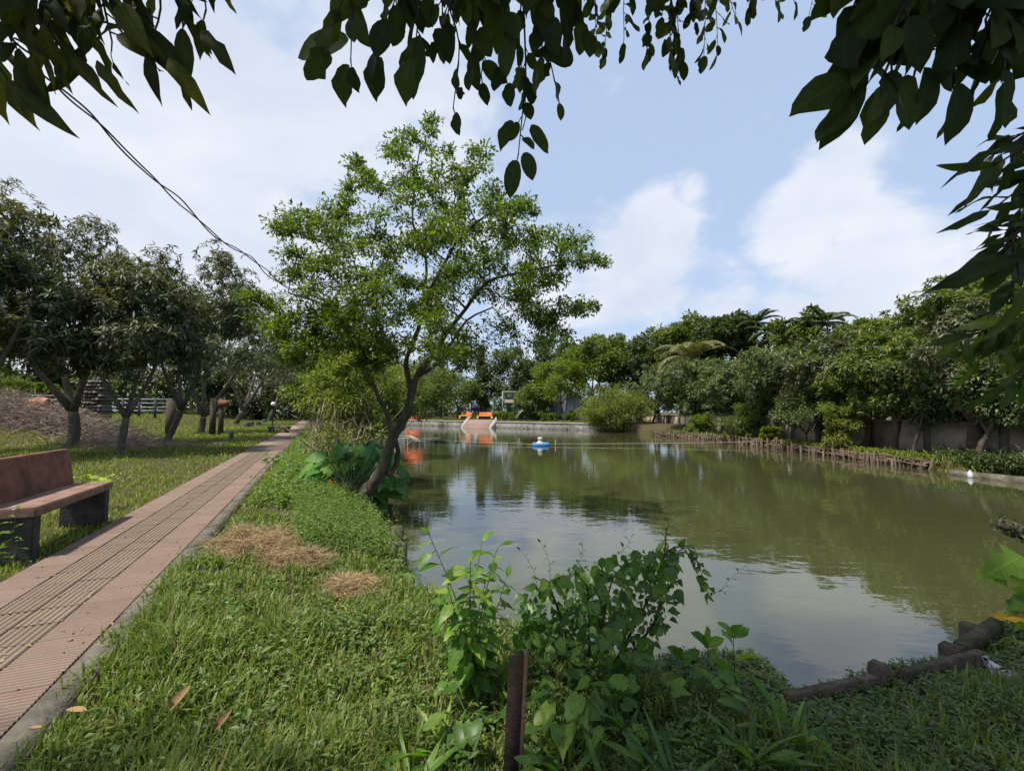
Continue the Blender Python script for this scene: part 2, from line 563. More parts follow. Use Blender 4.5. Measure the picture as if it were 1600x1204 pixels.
def curve_pts(ctrl, n=24):
    """Catmull-Rom through control points"""
    c = np.asarray(ctrl, dtype=float)
    c = np.vstack([2 * c[0] - c[1], c, 2 * c[-1] - c[-2]])
    out = []
    seg = len(c) - 3
    for i in range(seg):
        for t in np.linspace(0, 1, max(2, n // seg), endpoint=(i == seg - 1)):
            p0, p1, p2, p3 = c[i:i + 4]
            out.append(.5 * ((2 * p1) + (-p0 + p2) * t + (2 * p0 - 5 * p1 + 4 * p2 - p3) * t * t + (-p0 + 3 * p1 - 3 * p2 + p3) * t ** 3))
    return np.array(out)

# ------------------------------------------------------------------ layout of the place
WZ = -0.70                                     # water level
K0, K1 = G(34, 1190)[:2], G(337, 832)[:2]      # outer edge of the kerb
U = nrm(K1 - K0)                               # along the path
NL = np.array([-U[1], U[0]])                   # to the left of it
def path_pt(t, s, z=0.0):
    p = K0 + U * t + NL * s
    return np.array([p[0], p[1], z])
shore = [G(622, 905, WZ)[:2], G(655, 965, WZ)[:2], G(760, 1030, WZ)[:2], G(1000, 1075, WZ)[:2], G(1180, 1072, WZ)[:2], G(1245, 1085, -.45)[:2], G(1400, 1045, -.45)[:2], G(1525, 1018, -.45)[:2],
         G(1556, 962, -.45)[:2], np.array([9.0, 7.0]), np.array([22.0, 14.0])]
rb = [G(1600, 752, WZ)[:2], G(1440, 733, WZ)[:2], G(1300, 714, WZ)[:2], G(1160, 695, WZ)[:2], G(1015, 679, WZ)[:2]]
fb = [G(909, 672, WZ)[:2], G(747, 667.5, WZ)[:2], G(640, 664, WZ)[:2]]
far_dir = nrm(fb[2] - fb[1])
left0 = shore[0]
# left bank runs beside the path until it meets the far wall
A = np.stack([U, -far_dir], -1)
tt = np.linalg.solve(A, fb[2] - left0)
corner = left0 + U * tt[0]
leftpts = [left0 + U * tt[0] * k + NL * o for k, o in ((.85, .4), (.6, -.3), (.4, .5), (.2, .1), (.07, .35))]
rb0 = rb[0] + (rb[0] - rb[1]) * 0.25
POND = np.array(shore + [rb0] + rb + fb + [corner] + leftpts)
def sdist(x, y):
    """signed distance to the pond outline, positive on land"""
    p = np.stack([np.ravel(x), np.ravel(y)], -1)
    d = np.full(len(p), 1e9)
    ins = np.zeros(len(p), dtype=bool)
    n = len(POND)
    for i in range(n):
        a, b = POND[i], POND[(i + 1) % n]
        ab = b - a
        t = np.clip(((p - a) @ ab) / (ab @ ab), 0, 1)
        d = np.minimum(d, np.linalg.norm(p - a - t[:, None] * ab, axis=1))
        cond = (a[1] > p[:, 1]) != (b[1] > p[:, 1])
        xx = a[0] + (p[:, 1] - a[1]) * ab[0] / (ab[1] if abs(ab[1]) > 1e-9 else 1e-9)
        ins ^= cond & (p[:, 0] < xx)
    return np.where(ins, -d, d).reshape(np.shape(x))
FAR_N = np.array([-far_dir[1], far_dir[0]])
if FAR_N[1] < 0: FAR_N = -FAR_N
def wob(x, y, s, seed=0):
    return np.sin(x * s + 1.7 * seed) * np.cos(y * s * 1.13 + seed) + .5 * np.sin(x * s * 2.3 + y * s * 1.7 + seed * 2.1)
def land_z(x, y):
    x, y = np.asarray(x, dtype=float), np.asarray(y, dtype=float)
    s = (x - K0[0]) * NL[0] + (y - K0[1]) * NL[1]          # >0 left of the kerb
    z = -.05 - .30 * smooth01(0.1, 2.6, -s)
    z = z + .018 * wob(x, y, 2.1) * smooth01(.05, .5, np.abs(s - .75) - .75) + .05 * wob(x, y, .35, 2) * smooth01(1, 6, np.abs(s))
    right = smooth01(7.0, 11.0, x) * smooth01(5, 9, y)
    z = z * (1 - right) + (-.30) * right
    dfar = (x - fb[1][0]) * FAR_N[0] + (y - fb[1][1]) * FAR_N[1]
    far = smooth01(-1.0, 1.0, dfar) * smooth01(-2, 4, -s)
    z = z * (1 - far) + .30 * far
    t = (x - K0[0]) * U[0] + (y - K0[1]) * U[1]
    z = z + 1.15 * smooth01(9, 17, s) * smooth01(26, 40, t + s * .3)
    return z
def ground_z(x, y, sd=None):
    x, y = np.asarray(x, dtype=float), np.asarray(y, dtype=float)
    lz = land_z(x, y)
    sd = sdist(x, y) if sd is None else sd
    near = smooth01(.2, 1.0, x) * (1 - smooth01(6.5, 8, y))
    lz = lz - .08 * near * (1 - smooth01(.15, .9, sd))
    dfar = (x - fb[1][0]) * FAR_N[0] + (y - fb[1][1]) * FAR_N[1]
    sd = sd - 1.3 * smooth01(-3, -1.5, dfar) - .45 * smooth01(9, 11, x) * smooth01(10, 14, y)
    w = smooth01(-.45, .10, sd)
    return lz * w + (-1.9) * (1 - w)
def gz(x, y):
    return float(ground_z(np.array([x]), np.array([y]))[0])
def on_path(x, y, m=0.0):
    s = (x - K0[0]) * NL[0] + (y - K0[1]) * NL[1]
    return (s > -m) & (s < PATH_W + m)
PATH_COLS = [('kerb', 0.0, .17), ('red', .19, .36), ('yellow', .56, .275), ('yellow', .842, .275), ('red', 1.125, .36)]
PATH_W = 1.49

# ------------------------------------------------------------------ ground and water
def build_ground():
    def axis(parts):
        out = []
        for a, b, st in parts:
            out.append(np.arange(a, b, st))
        return np.concatenate(out + [[parts[-1][1]]])
    xs = axis([(-900, -200, 100), (-200, -60, 10), (-60, -8, .8), (-8, 7, .14), (7, 30, .5), (30, 120, 6), (120, 900, 100)])
    ys = axis([(-300, -20, 40), (-20, -1, 1.5), (-1, 10, .14), (10, 22, .4), (22, 105, .9), (105, 250, 10), (250, 1500, 120)])
    X, Y = np.meshgrid(xs, ys)
    Z = ground_z(X, Y)
    v = np.stack([X, Y, Z], -1).reshape(-1, 3)
    ny, nx = X.shape
    i = np.arange(ny - 1)[:, None] * nx + np.arange(nx - 1)[None, :]
    q = np.stack([i, i + 1, i + nx + 1, i + nx], -1).reshape(-1, 4)
    o = link('ground', mesh_np('ground', v, q, SOIL, True))
    tag(o, 'grassy earth banks round the pond', None, None, 'structure')
def build_water():
    m = bpy.data.materials.new('pond_water')
    m.use_nodes = True
    nt = m.node_tree
    N, L = nt.nodes.new, nt.links.new
    b = nt.nodes['Principled BSDF']
    b.inputs['Roughness'].default_value = .025
    b.inputs['IOR'].default_value = 1.85
    b.inputs['Specular IOR Level'].default_value = .5
    tc = N('ShaderNodeTexCoord')
    n0 = N('ShaderNodeTexNoise')
    n0.inputs['Scale'].default_value = .25
    n0.inputs['Detail'].default_value = 4
    L(tc.outputs['Object'], n0.inputs['Vector'])
    r = _ramp(nt, [(.040, .045, .017), (.052, .056, .022)])
    L(n0.outputs['Fac'], r.inputs[0])
    L(r.outputs[0], b.inputs['Base Color'])
    mp = N('ShaderNodeMapping')
    mp.inputs['Scale'].default_value = (.8, 1.6, 1)
    mp.inputs['Rotation'].default_value = (0, 0, .3)
    L(tc.outputs['Object'], mp.inputs[0])
    n1 = N('ShaderNodeTexNoise')
    n1.inputs['Scale'].default_value = 1.7
    n1.inputs['Detail'].default_value = 3
    n1.inputs['Roughness'].default_value = .5
    L(mp.outputs[0], n1.inputs['Vector'])
    n2 = N('ShaderNodeTexNoise')
    n2.inputs['Scale'].default_value = 7.0
    n2.inputs['Detail'].default_value = 2
    L(mp.outputs[0], n2.inputs['Vector'])
    # breeze patches: ripples stronger in places
    n3 = N('ShaderNodeTexNoise')
    n3.inputs['Scale'].default_value = .16
    n3.inputs['Detail'].default_value = 2
    L(tc.outputs['Object'], n3.inputs['Vector'])
    m3 = N('ShaderNodeMapRange')
    m3.inputs['From Min'].default_value = .42
    m3.inputs['From Max'].default_value = .62
    m3.inputs['To Min'].default_value = .15
    m3.inputs['To Max'].default_value = 1.0
    L(n3.outputs['Fac'], m3.inputs['Value'])
    k = N('ShaderNodeMath')
    k.operation = 'MULTIPLY'
    L(n2.outputs['Fac'], k.inputs[0])
    L(m3.outputs[0], k.inputs[1])
    ad = N('ShaderNodeMath')
    ad.operation = 'MULTIPLY_ADD'
    L(k.outputs[0], ad.inputs[0])
    ad.inputs[1].default_value = .22
    L(n1.outputs['Fac'], ad.inputs[2])
    bp = N('ShaderNodeBump')
    bp.inputs['Strength'].default_value = .16
    bp.inputs['Distance'].default_value = .035
    L(ad.outputs[0], bp.inputs['Height'])
    L(bp.outputs[0], b.inputs['Normal'])
    c = POND.mean(0)
    d = POND - c
    out = POND + nrm(d) * .8
    # the sheet follows the outline a little into the bank
    v = np.concatenate([np.column_stack([out, np.full(len(out), WZ)]), [[c[0], c[1], WZ]]])
    me = bpy.data.meshes.new('water')
    import bmesh
    bm = bmesh.new()
    vs = [bm.verts.new((p[0], p[1], WZ)) for p in out]
    f = bm.faces.new(vs)
    bmesh.ops.triangulate(bm, faces=[f])
    for f in bm.faces:
        if f.normal.z < 0: f.normal_flip()
    bm.to_mesh(me)
    bm.free()
    me.materials.append(m)
    tag(link('water', me), 'murky olive green pond water', None, None, 'structure')

# ------------------------------------------------------------------ the paved path
def build_path():
    def tile_mat(name, cols):
        m = surf(name, cols, 7, 8, .9, .25, 60, .12, objrand=.55, coord='Object', dirt=(.19, .15, .115), dscale=3.2, dlo=.36, dhi=.66)
        # darker colour low in the grooves between the ribs
        nt = m.node_tree
        b = nt.nodes['Principled BSDF']
        src = b.inputs['Base Color'].links[0].from_socket
        tc = nt.nodes.new('ShaderNodeTexCoord')
        sp = nt.nodes.new('ShaderNodeSeparateXYZ')
        nt.links.new(tc.outputs['Object'], sp.inputs[0])
        mr = nt.nodes.new('ShaderNodeMapRange')
        nt.links.new(sp.outputs[2], mr.inputs['Value'])
        mr.inputs['From Min'].default_value = .003
        mr.inputs['From Max'].default_value = .009
        mx = nt.nodes.new('ShaderNodeMix')
        mx.data_type = 'RGBA'
        nt.links.new(mr.outputs[0], mx.inputs['Factor'])
        mx.inputs['A'].default_value = (.125, .092, .07, 1)
        nt.links.new(src, mx.inputs['B'])
        nt.links.new(mx.outputs['Result'], b.inputs['Base Color'])
        return m
    red = tile_mat('red_tile', [(.16, .104, .085), (.21, .14, .116), (.265, .182, .15)])
    yel = tile_mat('yellow_tile', [(.155, .122, .086), (.205, .163, .115), (.25, .205, .145)])
    con = surf('kerb_concrete', [(.10, .09, .072), (.15, .135, .11), (.20, .18, .15)], 9, 8, .93, .6, 40, .15, objrand=.45, dirt=(.06, .06, .04), dscale=4, dlo=.42, dhi=.66)
    bed = surf('path_bed', [(.10, .075, .06), (.17, .115, .09), (.21, .15, .115)], 3.5, 8, .9, .2, 30, .2)
    rows, pitch = 62, .335
    t0 = -2.3
    t1 = t0 + rows * pitch
    e = path_pt(0, 0)
    path = thing('path', 'paved footpath of red and yellow ribbed tiles beside the pond', None, (e[0], e[1], 0))
    path['kind'] = 'structure'
    # bed under the tiles, and the far stretch as one strip
    mb = MB()
    def strip(ta, tb, sa, sb, za, zb):
        mb.hexa([path_pt(ta, sa, zb), path_pt(tb, sa, zb), path_pt(tb, sb, zb), path_pt(ta, sb, zb), path_pt(ta, sa, za), path_pt(tb, sa, za), path_pt(tb, sb, za), path_pt(ta, sb, za)])
    strip(t0 - 6, t1, 0.0, PATH_W, -.004, -.2)
    link('path_bed', mb.mesh('path_bed', bed), path)
    # far stretch: tile pattern carried by the material
    m = bpy.data.materials.new('path_far')
    m.use_nodes = True
    nt = m.node_tree
    N, L = nt.nodes.new, nt.links.new
    b = nt.nodes['Principled BSDF']
    b.inputs['Roughness'].default_value = .85
    tc = N('ShaderNodeTexCoord')
    sp = N('ShaderNodeSeparateXYZ')
    L(tc.outputs['Object'], sp.inputs[0])
    r = _ramp(nt, [(.22, .20, .17), (.22, .20, .17), (.22, .132, .108), (.22, .172, .112), (.22, .132, .108)])
    r.color_ramp.interpolation = 'CONSTANT'
    for el, p in zip(r.color_ramp.elements, (0, .01, .125, .375, .755)):
        el.position = p
    dv = N('ShaderNodeMath')
    dv.operation = 'DIVIDE'
    L(sp.outputs[1], dv.inputs[0])
    dv.inputs[1].default_value = PATH_W
    L(dv.outputs[0], r.inputs[0])
    nz = N('ShaderNodeTexNoise')
    nz.inputs['Scale'].default_value = 2.2
    nz.inputs['Detail'].default_value = 7
    L(tc.outputs['Object'], nz.inputs['Vector'])
    mr = N('ShaderNodeMapRange')
    L(nz.outputs['Fac'], mr.inputs['Value'])
    mr.inputs['From Min'].default_value = .35
    mr.inputs['From Max'].default_value = .7
    mx = N('ShaderNodeMix')
    mx.data_type = 'RGBA'
    L(mr.outputs[0], mx.inputs['Factor'])
    L(r.outputs[0], mx.inputs['A'])
    mx.inputs['B'].default_value = (.16, .12, .095, 1)
    L(mx.outputs['Result'], b.inputs['Base Color'])
    L_ = 95.0
    mb2 = MB()
    mb2.hexa([(0, 0, -.2), (L_, 0, -.2), (L_, PATH_W, -.2), (0, PATH_W, -.2), (0, 0, .006), (L_, 0, .006), (L_, PATH_W, .006), (0, PATH_W, .006)])
    ang = math.atan2(U[1], U[0])
    o = link('paving', mb2.mesh('paving', m), path, Matrix.Translation(path_pt(t1, 0)) @ Matrix.Rotation(ang, 4, 'Z'))
    # ribbed tile meshes: ribs run along local x
    def ribbed(name, lx, ly, nr, mat):
        pr = [(0, -.03), (0, .002)]
        g = ly / nr
        for i in range(nr):
            a = i * g
            pr += [(a + g * .20, .002), (a + g * .30, .010), (a + g * .72, .010), (a + g * .82, .002)]
        pr += [(ly, .002), (ly, -.03)]
        v = [(x, y, z) for x in (0, lx) for (y, z) in pr]
        k = len(pr)
        q = [(i, i + k, i + k + 1, i + 1) for i in range(k - 1)]
        mbt = MB()
        mbt.add(v, q)
        # end caps (thin side faces)
        mbt.add([(0, 0, -.03), (0, ly, -.03), (0, ly, .004), (0, 0, .004)], [[0, 3, 2, 1]])
        mbt.add([(lx, 0, -.03), (lx, ly, -.03), (lx, ly, .004), (lx, 0, .004)], [[0, 1, 2, 3]])
        return mbt.mesh(name, mat)
    gap = .006
    yel_me = ribbed('yellow_tile', pitch - gap, .275 - gap, 6, yel)      # ribs along the path
    red_me = ribbed('red_tile', .36 - gap, pitch - gap, 9, red)          # ribs across the path
    kb = MB()
    kb.hexa([(0, 0, -.2), (.99, 0, -.2), (.99, .17, -.2), (0, .17, -.2), (0, .012, .018), (.97, .012, .018), (.97, .165, .018), (0, .165, .018)])
    kb_me = kb.mesh('kerb_stone', con)
    rg = random.Random(4)
    for i in range(rows):
        t = t0 + i * pitch
        for (kind, s, w) in PATH_COLS[1:]:
            dz = rg.uniform(-.002, .002)
            tilt = Matrix.Rotation(rg.uniform(-.006, .006), 4, 'X') @ Matrix.Rotation(rg.uniform(-.005, .005), 4, 'Y')
            if kind == 'yellow':
                link('yellow_tile', yel_me, path, Matrix.Translation(path_pt(t, s, dz)) @ Matrix.Rotation(ang, 4, 'Z') @ tilt)
            else:
                # local x across the path: rotate by +90 deg
                link('red_tile', red_me, path, Matrix.Translation(path_pt(t + pitch - gap, s, dz)) @ Matrix.Rotation(ang + PI / 2, 4, 'Z') @ tilt)
    for i in range(int((t1 - t0 + 14) / 1.0)):
        link('kerb_stone', kb_me, path, Matrix.Translation(path_pt(t0 + i * 1.0, 0, rg.uniform(-.006, .006))) @ Matrix.Rotation(ang + rg.uniform(-.004, .004), 4, 'Z'))

# ------------------------------------------------------------------ grass and ground cover (stuff)
HAY = [(G(398, 866, -.15), .55, .52), (G(552, 925, -.25), .26, .34), (G(465, 890, -.2), .36, .3)]
def hay_mask(x, y):
    m = np.zeros(np.shape(x), dtype=bool)
    for c, a, b in HAY:
        m |= ((x - c[0]) / a) ** 2 + ((y - c[1]) / b) ** 2 < .85
    return m
def blades(rng, x, y, z, length, width, lean, mat_name, segs=2):
    """bent grass blades: base pair, middle pair, tip"""
    n = len(x)
    th = rng.random(n) * 2 * PI
    d = np.stack([np.cos(th), np.sin(th), np.zeros(n)], -1)
    side = np.stack([-np.sin(th), np.cos(th), np.zeros(n)], -1)
    up = np.array([0, 0, 1.0])
    p0 = np.stack([x, y, z], -1)
    l1, l2 = lean * .35, lean
    p1 = p0 + (d * np.sin(l1)[:, None] + up * np.cos(l1)[:, None]) * (length * .5)[:, None]
    bend = l1 + (l2 - l1) * 1.5
    p2 = p1 + (d * np.sin(bend)[:, None] + up * np.cos(bend)[:, None]) * (length * .5)[:, None]
    w = (width / 2)[:, None] * side
    v = np.stack([p0 - w * .7, p0 + w * .7, p1 - w, p1 + w, p2], 1).reshape(-1, 3)
    o = (np.arange(n) * 5)[:, None]
    q = np.array([[0, 1, 3, 2]]) + o
    t = np.array([[2, 3, 4]]) + o
    return v, q, t
def sample_ground(rng, n, dmin, dmax, power, left=-1.25, right=1.25):
    u = rng.random(n)
    if abs(power) < 1e-6:
        d = dmin * (dmax / dmin) ** u
    else:
        d = (dmin ** power + u * (dmax ** power - dmin ** power)) ** (1 / power)
    a = left + rng.random(n) * (right - left)
    return a * d, d
def build_grass():
    rng = np.random.default_rng(11)
    # near bank: lush, wide blades
    x, y = sample_ground(rng, 230000, 1.3, 9.0, .2, -1.45, .75)
    x2, y2 = sample_ground(rng, 30000, 1.35, 5.0, .2, .75, 1.3)
    x, y = np.concatenate([x, x2]), np.concatenate([y, y2])
    sd = sdist(x, y)
    s = (x - K0[0]) * NL[0] + (y - K0[1]) * NL[1]
    clump = wob(x, y, 3.1, 1) + wob(x, y, 7.3, 3) * .7
    keep = (sd > .03) & (s < .09 + .09 * wob(x, y, 7, 5)) & (~hay_mask(x, y) | (rng.random(len(x)) < .06)) & (rng.random(len(x)) < np.maximum(.42, .55 + .4 * clump)) & (x < 5.5) & (rng.random(len(x)) > .6 * smooth01(.1, .9, x))
    x, y = x[keep], y[keep]
    z = ground_z(x, y) - .01
    tall = (.5 + .5 * smooth01(-.8, 1.2, wob(x, y, 2.3, 4))) * (.75 + .5 * smooth01(-.6, 1.3, wob(x, y, 6.1, 7)))
    mown = smooth01(5.2, 6.2, y) * .45                     # cropped lawn farther on
    ln = rng.uniform(.10, .28, len(x)) * tall * (1 - mown) * (1 - .55 * smooth01(.2, 1.0, x) * (1 - smooth01(.2, .8, sdist(x, y))))
    v, q, t = blades(rng, x, y, z, ln, rng.uniform(.006, .015, len(x)) * (1 + .08 * y), rng.uniform(.15, 1.15, len(x)), '')
    tag(link('grass', mesh_np('grass', v, [q, t], L_GRASS)), 'lush green grass on the near bank beside the path', 'grass', None, 'stuff')
    # lawn left of the path and the bank beyond
    x, y = sample_ground(rng, 105000, 3.0, 85, .3, -1.25, .0)
    x2, y2 = sample_ground(rng, 32000, 2.0, 22, .4, -2.3, -1.25)
    x, y = np.concatenate([x, x2]), np.concatenate([y, y2])
    sd = sdist(x, y)
    s = (x - K0[0]) * NL[0] + (y - K0[1]) * NL[1]
    keep = (sd > .1) & ((s > PATH_W + .02 * wob(x, y, 9, 5)) | ((s < 0) & (y > 8.2)))
    x, y, s = x[keep], y[keep], s[keep]
    z = ground_z(x, y) - .01
    ln = rng.uniform(.06, .16, len(x)) * (.7 + .3 * smooth01(-.5, 1.2, wob(x, y, 1.3, 4))) * (1 + .9 * smooth01(10, 30, y)) * np.where(s < 0, 1.5, 1.0)
    v, q, t = blades(rng, x, y, z, ln, rng.uniform(.006, .012, len(x)) * (1 + .13 * y), rng.uniform(.1, 1.0, len(x)), '')
    tag(link('lawn_grass', mesh_np('lawn_grass', v, [q, t], L_LAWN)), 'short sunny lawn grass left of the path and along the bank', 'grass', None, 'stuff')
    # far and right bank turf
    n = 17000
    tpar = rng.random(n)
    k = rng.integers(0, 4, n)
    A0 = np.array(rb[:-1])[k]
    B0 = np.array(rb[1:])[k]
    base = A0 + (B0 - A0) * tpar[:, None]
    off = rng.uniform(.15, 3.6, n)
    dirn = nrm(B0 - A0)
    nn = np.stack([dirn[:, 1], -dirn[:, 0]], -1)
    nn *= np.sign(nn[:, :1])
    pr = base + nn * off[:, None]
    n2 = 7000
    fpos = fb[0] + (fb[2] - fb[0]) * (rng.random(n2) * 1.2 - .15)[:, None] + FAR_N * rng.uniform(.7, 5, n2)[:, None]
    pr = np.concatenate([pr, fpos])
    x, y = pr[:, 0], pr[:, 1]
    z = ground_z(x, y) - .02
    v, q, t = blades(rng, x, y, z, rng.uniform(.08, .24, len(x)), rng.uniform(.03, .07, len(x)), rng.uniform(.1, .9, len(x)), '')
    tag(link('bank_grass', mesh_np('bank_grass', v, [q, t], L_LAWN)), 'tufted grass along the far and right hand banks', 'grass', None, 'stuff')
    # leafy ground cover: small opposite leaves on short shoots
    def sprigs(n, region, size, name, label, mat, hmin=.04, hmax=.16, k=9):
        x, y = region(n)
        sd = sdist(x, y)
        s = (x - K0[0]) * NL[0] + (y - K0[1]) * NL[1]
        keep = (sd > .0) & (s < rng.uniform(-.12, .12, len(x))) & ~hay_mask(x, y)
        x, y = x[keep], y[keep]
        z = ground_z(x, y)
        m = len(x)
        h = rng.uniform(hmin, hmax, m) * (1 - .6 * smooth01(.2, 1.0, x) * (1 - smooth01(.15, .7, sdist(x, y))) * (y < 7))
        lean = rng.normal(0, .3, (m, 2))
        top = np.stack([lean[:, 0] * h, lean[:, 1] * h, h], -1)
        f = (np.arange(k) + .6) / k
        th = rng.random(m)[:, None] * 6.28 + np.arange(k)[None] * 2.2
        pos = np.stack([x, y, z], -1)[:, None, :] + top[:, None, :] * f[None, :, None]
        yd = np.stack([np.cos(th), np.sin(th), rng.uniform(-.25, .7, (m, k))], -1)
        zr = np.array([0, 0, 1.0]) + rng.normal(0, .25, (m, k, 3))
        ln = size * rng.uniform(.55, 1.3, (m, k)) * (1.1 - .45 * f)[None]
        tm = leaf_template([(.45, .21)], .15, .2) if name == 'leafy_ground_cover' else (KITE_V * [.42, 1, 1], None, KITE_T)
        v, q, t = scatter(tm, pos.reshape(-1, 3), yd.reshape(-1, 3), zr.reshape(-1, 3), ln.ravel())
        fs = [a for a in (q, t) if a is not None]
        tag(link(name, mesh_np(name, v, fs, mat)), label, 'ground cover', None, 'stuff')
    sprigs(7200, lambda n: sample_ground(rng, n, 1.35, 4.6, .6, .0, 1.6), .052, 'leafy_ground_cover', 'low leafy weeds covering the shaded bank below the concrete beams', L_COVER, .04, .15, 8)
    def reg2(n):
        a, b = sample_ground(rng, n, 2.4, 8.5, .5, -.75, .02)
        return a, b
    sprigs(700, reg2, .055, 'creeping_ground_cover', 'creeping broad leaved weeds between the grass and the pond edge', L_COVER, .04, .2)
    # bushy weeds at the waterside left of the pond and below the leaning tree
    def reg3(n):
        u = rng.random(n) * 6.5 + 3.0 - 2.7
        o = rng.uniform(-.1, 1.1, n) ** 1
        p = left0 + U * u[:, None] + NL * (o + .05)[:, None]
        return p[:, 0], p[:, 1]
    sprigs(3000, reg3, .07, 'waterside_weeds', 'bushy dark green weeds along the pond edge by the leaning tree', L_COVER, .1, .30, 14)
    def reg6(n):
        c0 = np.stack(sample_ground(rng, 46, 1.9, 5.5, .6, -.95, .1), -1)
        k = rng.integers(0, len(c0), n)
        p = c0[k] + rng.normal(0, .16, (n, 2))
        return p[:, 0], p[:, 1]
    sprigs(420, reg6, .075, 'bank_broadleaf_weeds', 'patches of taller broad leaved weeds scattered through the near grass', L_COVER, .08, .26, 10)
    def reg5(n):
        p = path_pt(1, 0)[:2] + U * (rng.random(n) * 4.5 + 2.2)[:, None] - NL * (rng.random(n) ** 1 * 1.5 + .9)[:, None]
        return p[:, 0], p[:, 1]
    sprigs(1500, reg5, .06, 'bank_weeds', 'clump of bushy weeds behind the heap of dry grass', L_COVER, .1, .4, 14)
    def reg4(n):
        u = rng.random(n) * 26 + 6.0
        o = rng.uniform(.2, 3.4, n)
        p = path_pt(0, 0)[:2] + U * u[:, None] - NL * o[:, None]
        return p[:, 0], p[:, 1]
    sprigs(5200, reg4, .13, 'verge_weeds', 'rank weeds along the water side of the farther path', L_COVER, .1, .42, 9)
def build_thickets():
    rng = np.random.default_rng(61)
    def thicket(cen, crad, per, lf, lw, mat, ntw, tl, name, label):
        cen = np.asarray(cen)
        pos, yd, zr = clump_leaves(rng, cen, crad, per, .9, .15, .7)
        ok = pos[:, 2] > WZ + .03
        pos, yd, zr = pos[ok], yd[ok], zr[ok]
        ln = lf * rng.uniform(.6, 1.3, len(pos))
        v, q, t = scatter(KITE, pos, yd, zr, ln, ln * lw)
        k = rng.integers(0, len(cen), ntw)
        p2 = cen[k] + rng.normal(0, crad * .7, (ntw, 3))
        p2[:, 2] = np.maximum(p2[:, 2], WZ + .1)
        l2 = tl * rng.uniform(.5, 1.3, ntw)
        v2, q2, t2 = scatter(KITE, p2, rng.normal(0, .6, (ntw, 3)) + [0, 0, .7], rng.normal(0, 1, (ntw, 3)), l2, np.full(ntw, .022))
        me = mesh_np(name, np.concatenate([v, v2]), [np.concatenate([t, t2 + len(v)])], [mat, TWIG], midx=np.concatenate([np.zeros(len(t)), np.ones(len(t2))]))
        tag(link(name, me), label, 'thicket', None, 'stuff')
    c = []
    for u in np.linspace(5.2, 34, 120):
        p = left0 + U * (u + rng.normal(0, .2)) + NL * rng.uniform(-.7, .9)
        c.append((p[0], p[1], rng.uniform(-.45, 1.0)))
    thicket(c, .5, 150, .12, .42, L_PALE, 3200, .7, 'bank_thicket', 'tangled thicket of pale leaves and brown twigs along the left bank behind the taro')
    c = []
    for k in np.linspace(1436, 1640, 46):
        py = np.interp(k, [1436, 1640], [731, 758])
        p = G(k, py, WZ)
        for r in range(3):
            c.append((p[0] + rng.uniform(.35, 1.5), p[1] + rng.uniform(-.2, .2), -.32 + rng.uniform(0, .35)))
    thicket(c, .28, 110, .11, .5, L_DARK, 150, .3, 'edging_weeds', 'dark green weeds hanging over the concrete edging of the right bank')
    c = []
    for k in rng.uniform(1012, 1436, 60):
        py = np.interp(k, [1015, 1160, 1300, 1440], [679, 695, 714, 733])
        p = G(k, py, WZ)
        c.append((p[0] + rng.uniform(.2, .9), p[1], -.40 + rng.uniform(0, .2)))
    thicket(c, .24, 70, .12, .5, L_LIME, 60, .3, 'stake_weeds', 'patches of fresh green weeds growing through the stakes of the right bank')
def build_hay():
    rng = np.random.default_rng(3)
    ps, ys, ln = [], [], []
    for (c, a, b) in HAY:
        n = int(19000 * a * b / .5)
        r = np.sqrt(rng.random(n))
        th = rng.random(n) * 2 * PI
        rr = r * (1 + .16 * np.sin(3 * th + c[0]) + .1 * np.sin(7 * th))
        x, y = c[0] + rr * a * np.cos(th), c[1] + rr * b * np.sin(th)
        stray = rng.random(n) < .10
        rr = np.where(stray, rr * rng.uniform(1.0, 1.7, n), rr)
        x, y = c[0] + rr * a * np.cos(th), c[1] + rr * b * np.sin(th)
        hgt = .30 * np.clip(1 - r ** 2, 0, 1) * (a / .6) * np.clip(.55 + .5 * wob(x, y, 9, 2), 0, 1.3)
        z = ground_z(x, y) + np.maximum(hgt, 0) * rng.random(n) ** .4 + .02
        ok = (x - K0[0]) * NL[0] + (y - K0[1]) * NL[1] < -.03
        x, y, z, n = x[ok], y[ok], z[ok], int(ok.sum())
        ps.append(np.stack([x, y, z], -1))
        t2 = rng.random(n) * 2 * PI
        ys.append(np.stack([np.cos(t2), np.sin(t2), rng.normal(0, .28, n)], -1))
        ln.append(rng.uniform(.07, .22, n))
    p, yd, l = np.concatenate(ps), np.concatenate(ys), np.concatenate(ln)
    v, q, t = scatter(KITE, p, yd, np.array([0, 0, 1.0]) + rng.normal(0, .6, p.shape), l, np.full(len(l), .005))
    tag(link('dry_grass_heap', mesh_np('dry_grass_heap', v, [t], STRAW)), 'heap of cut dry straw coloured grass beside the kerb', 'dry grass', None, 'stuff')
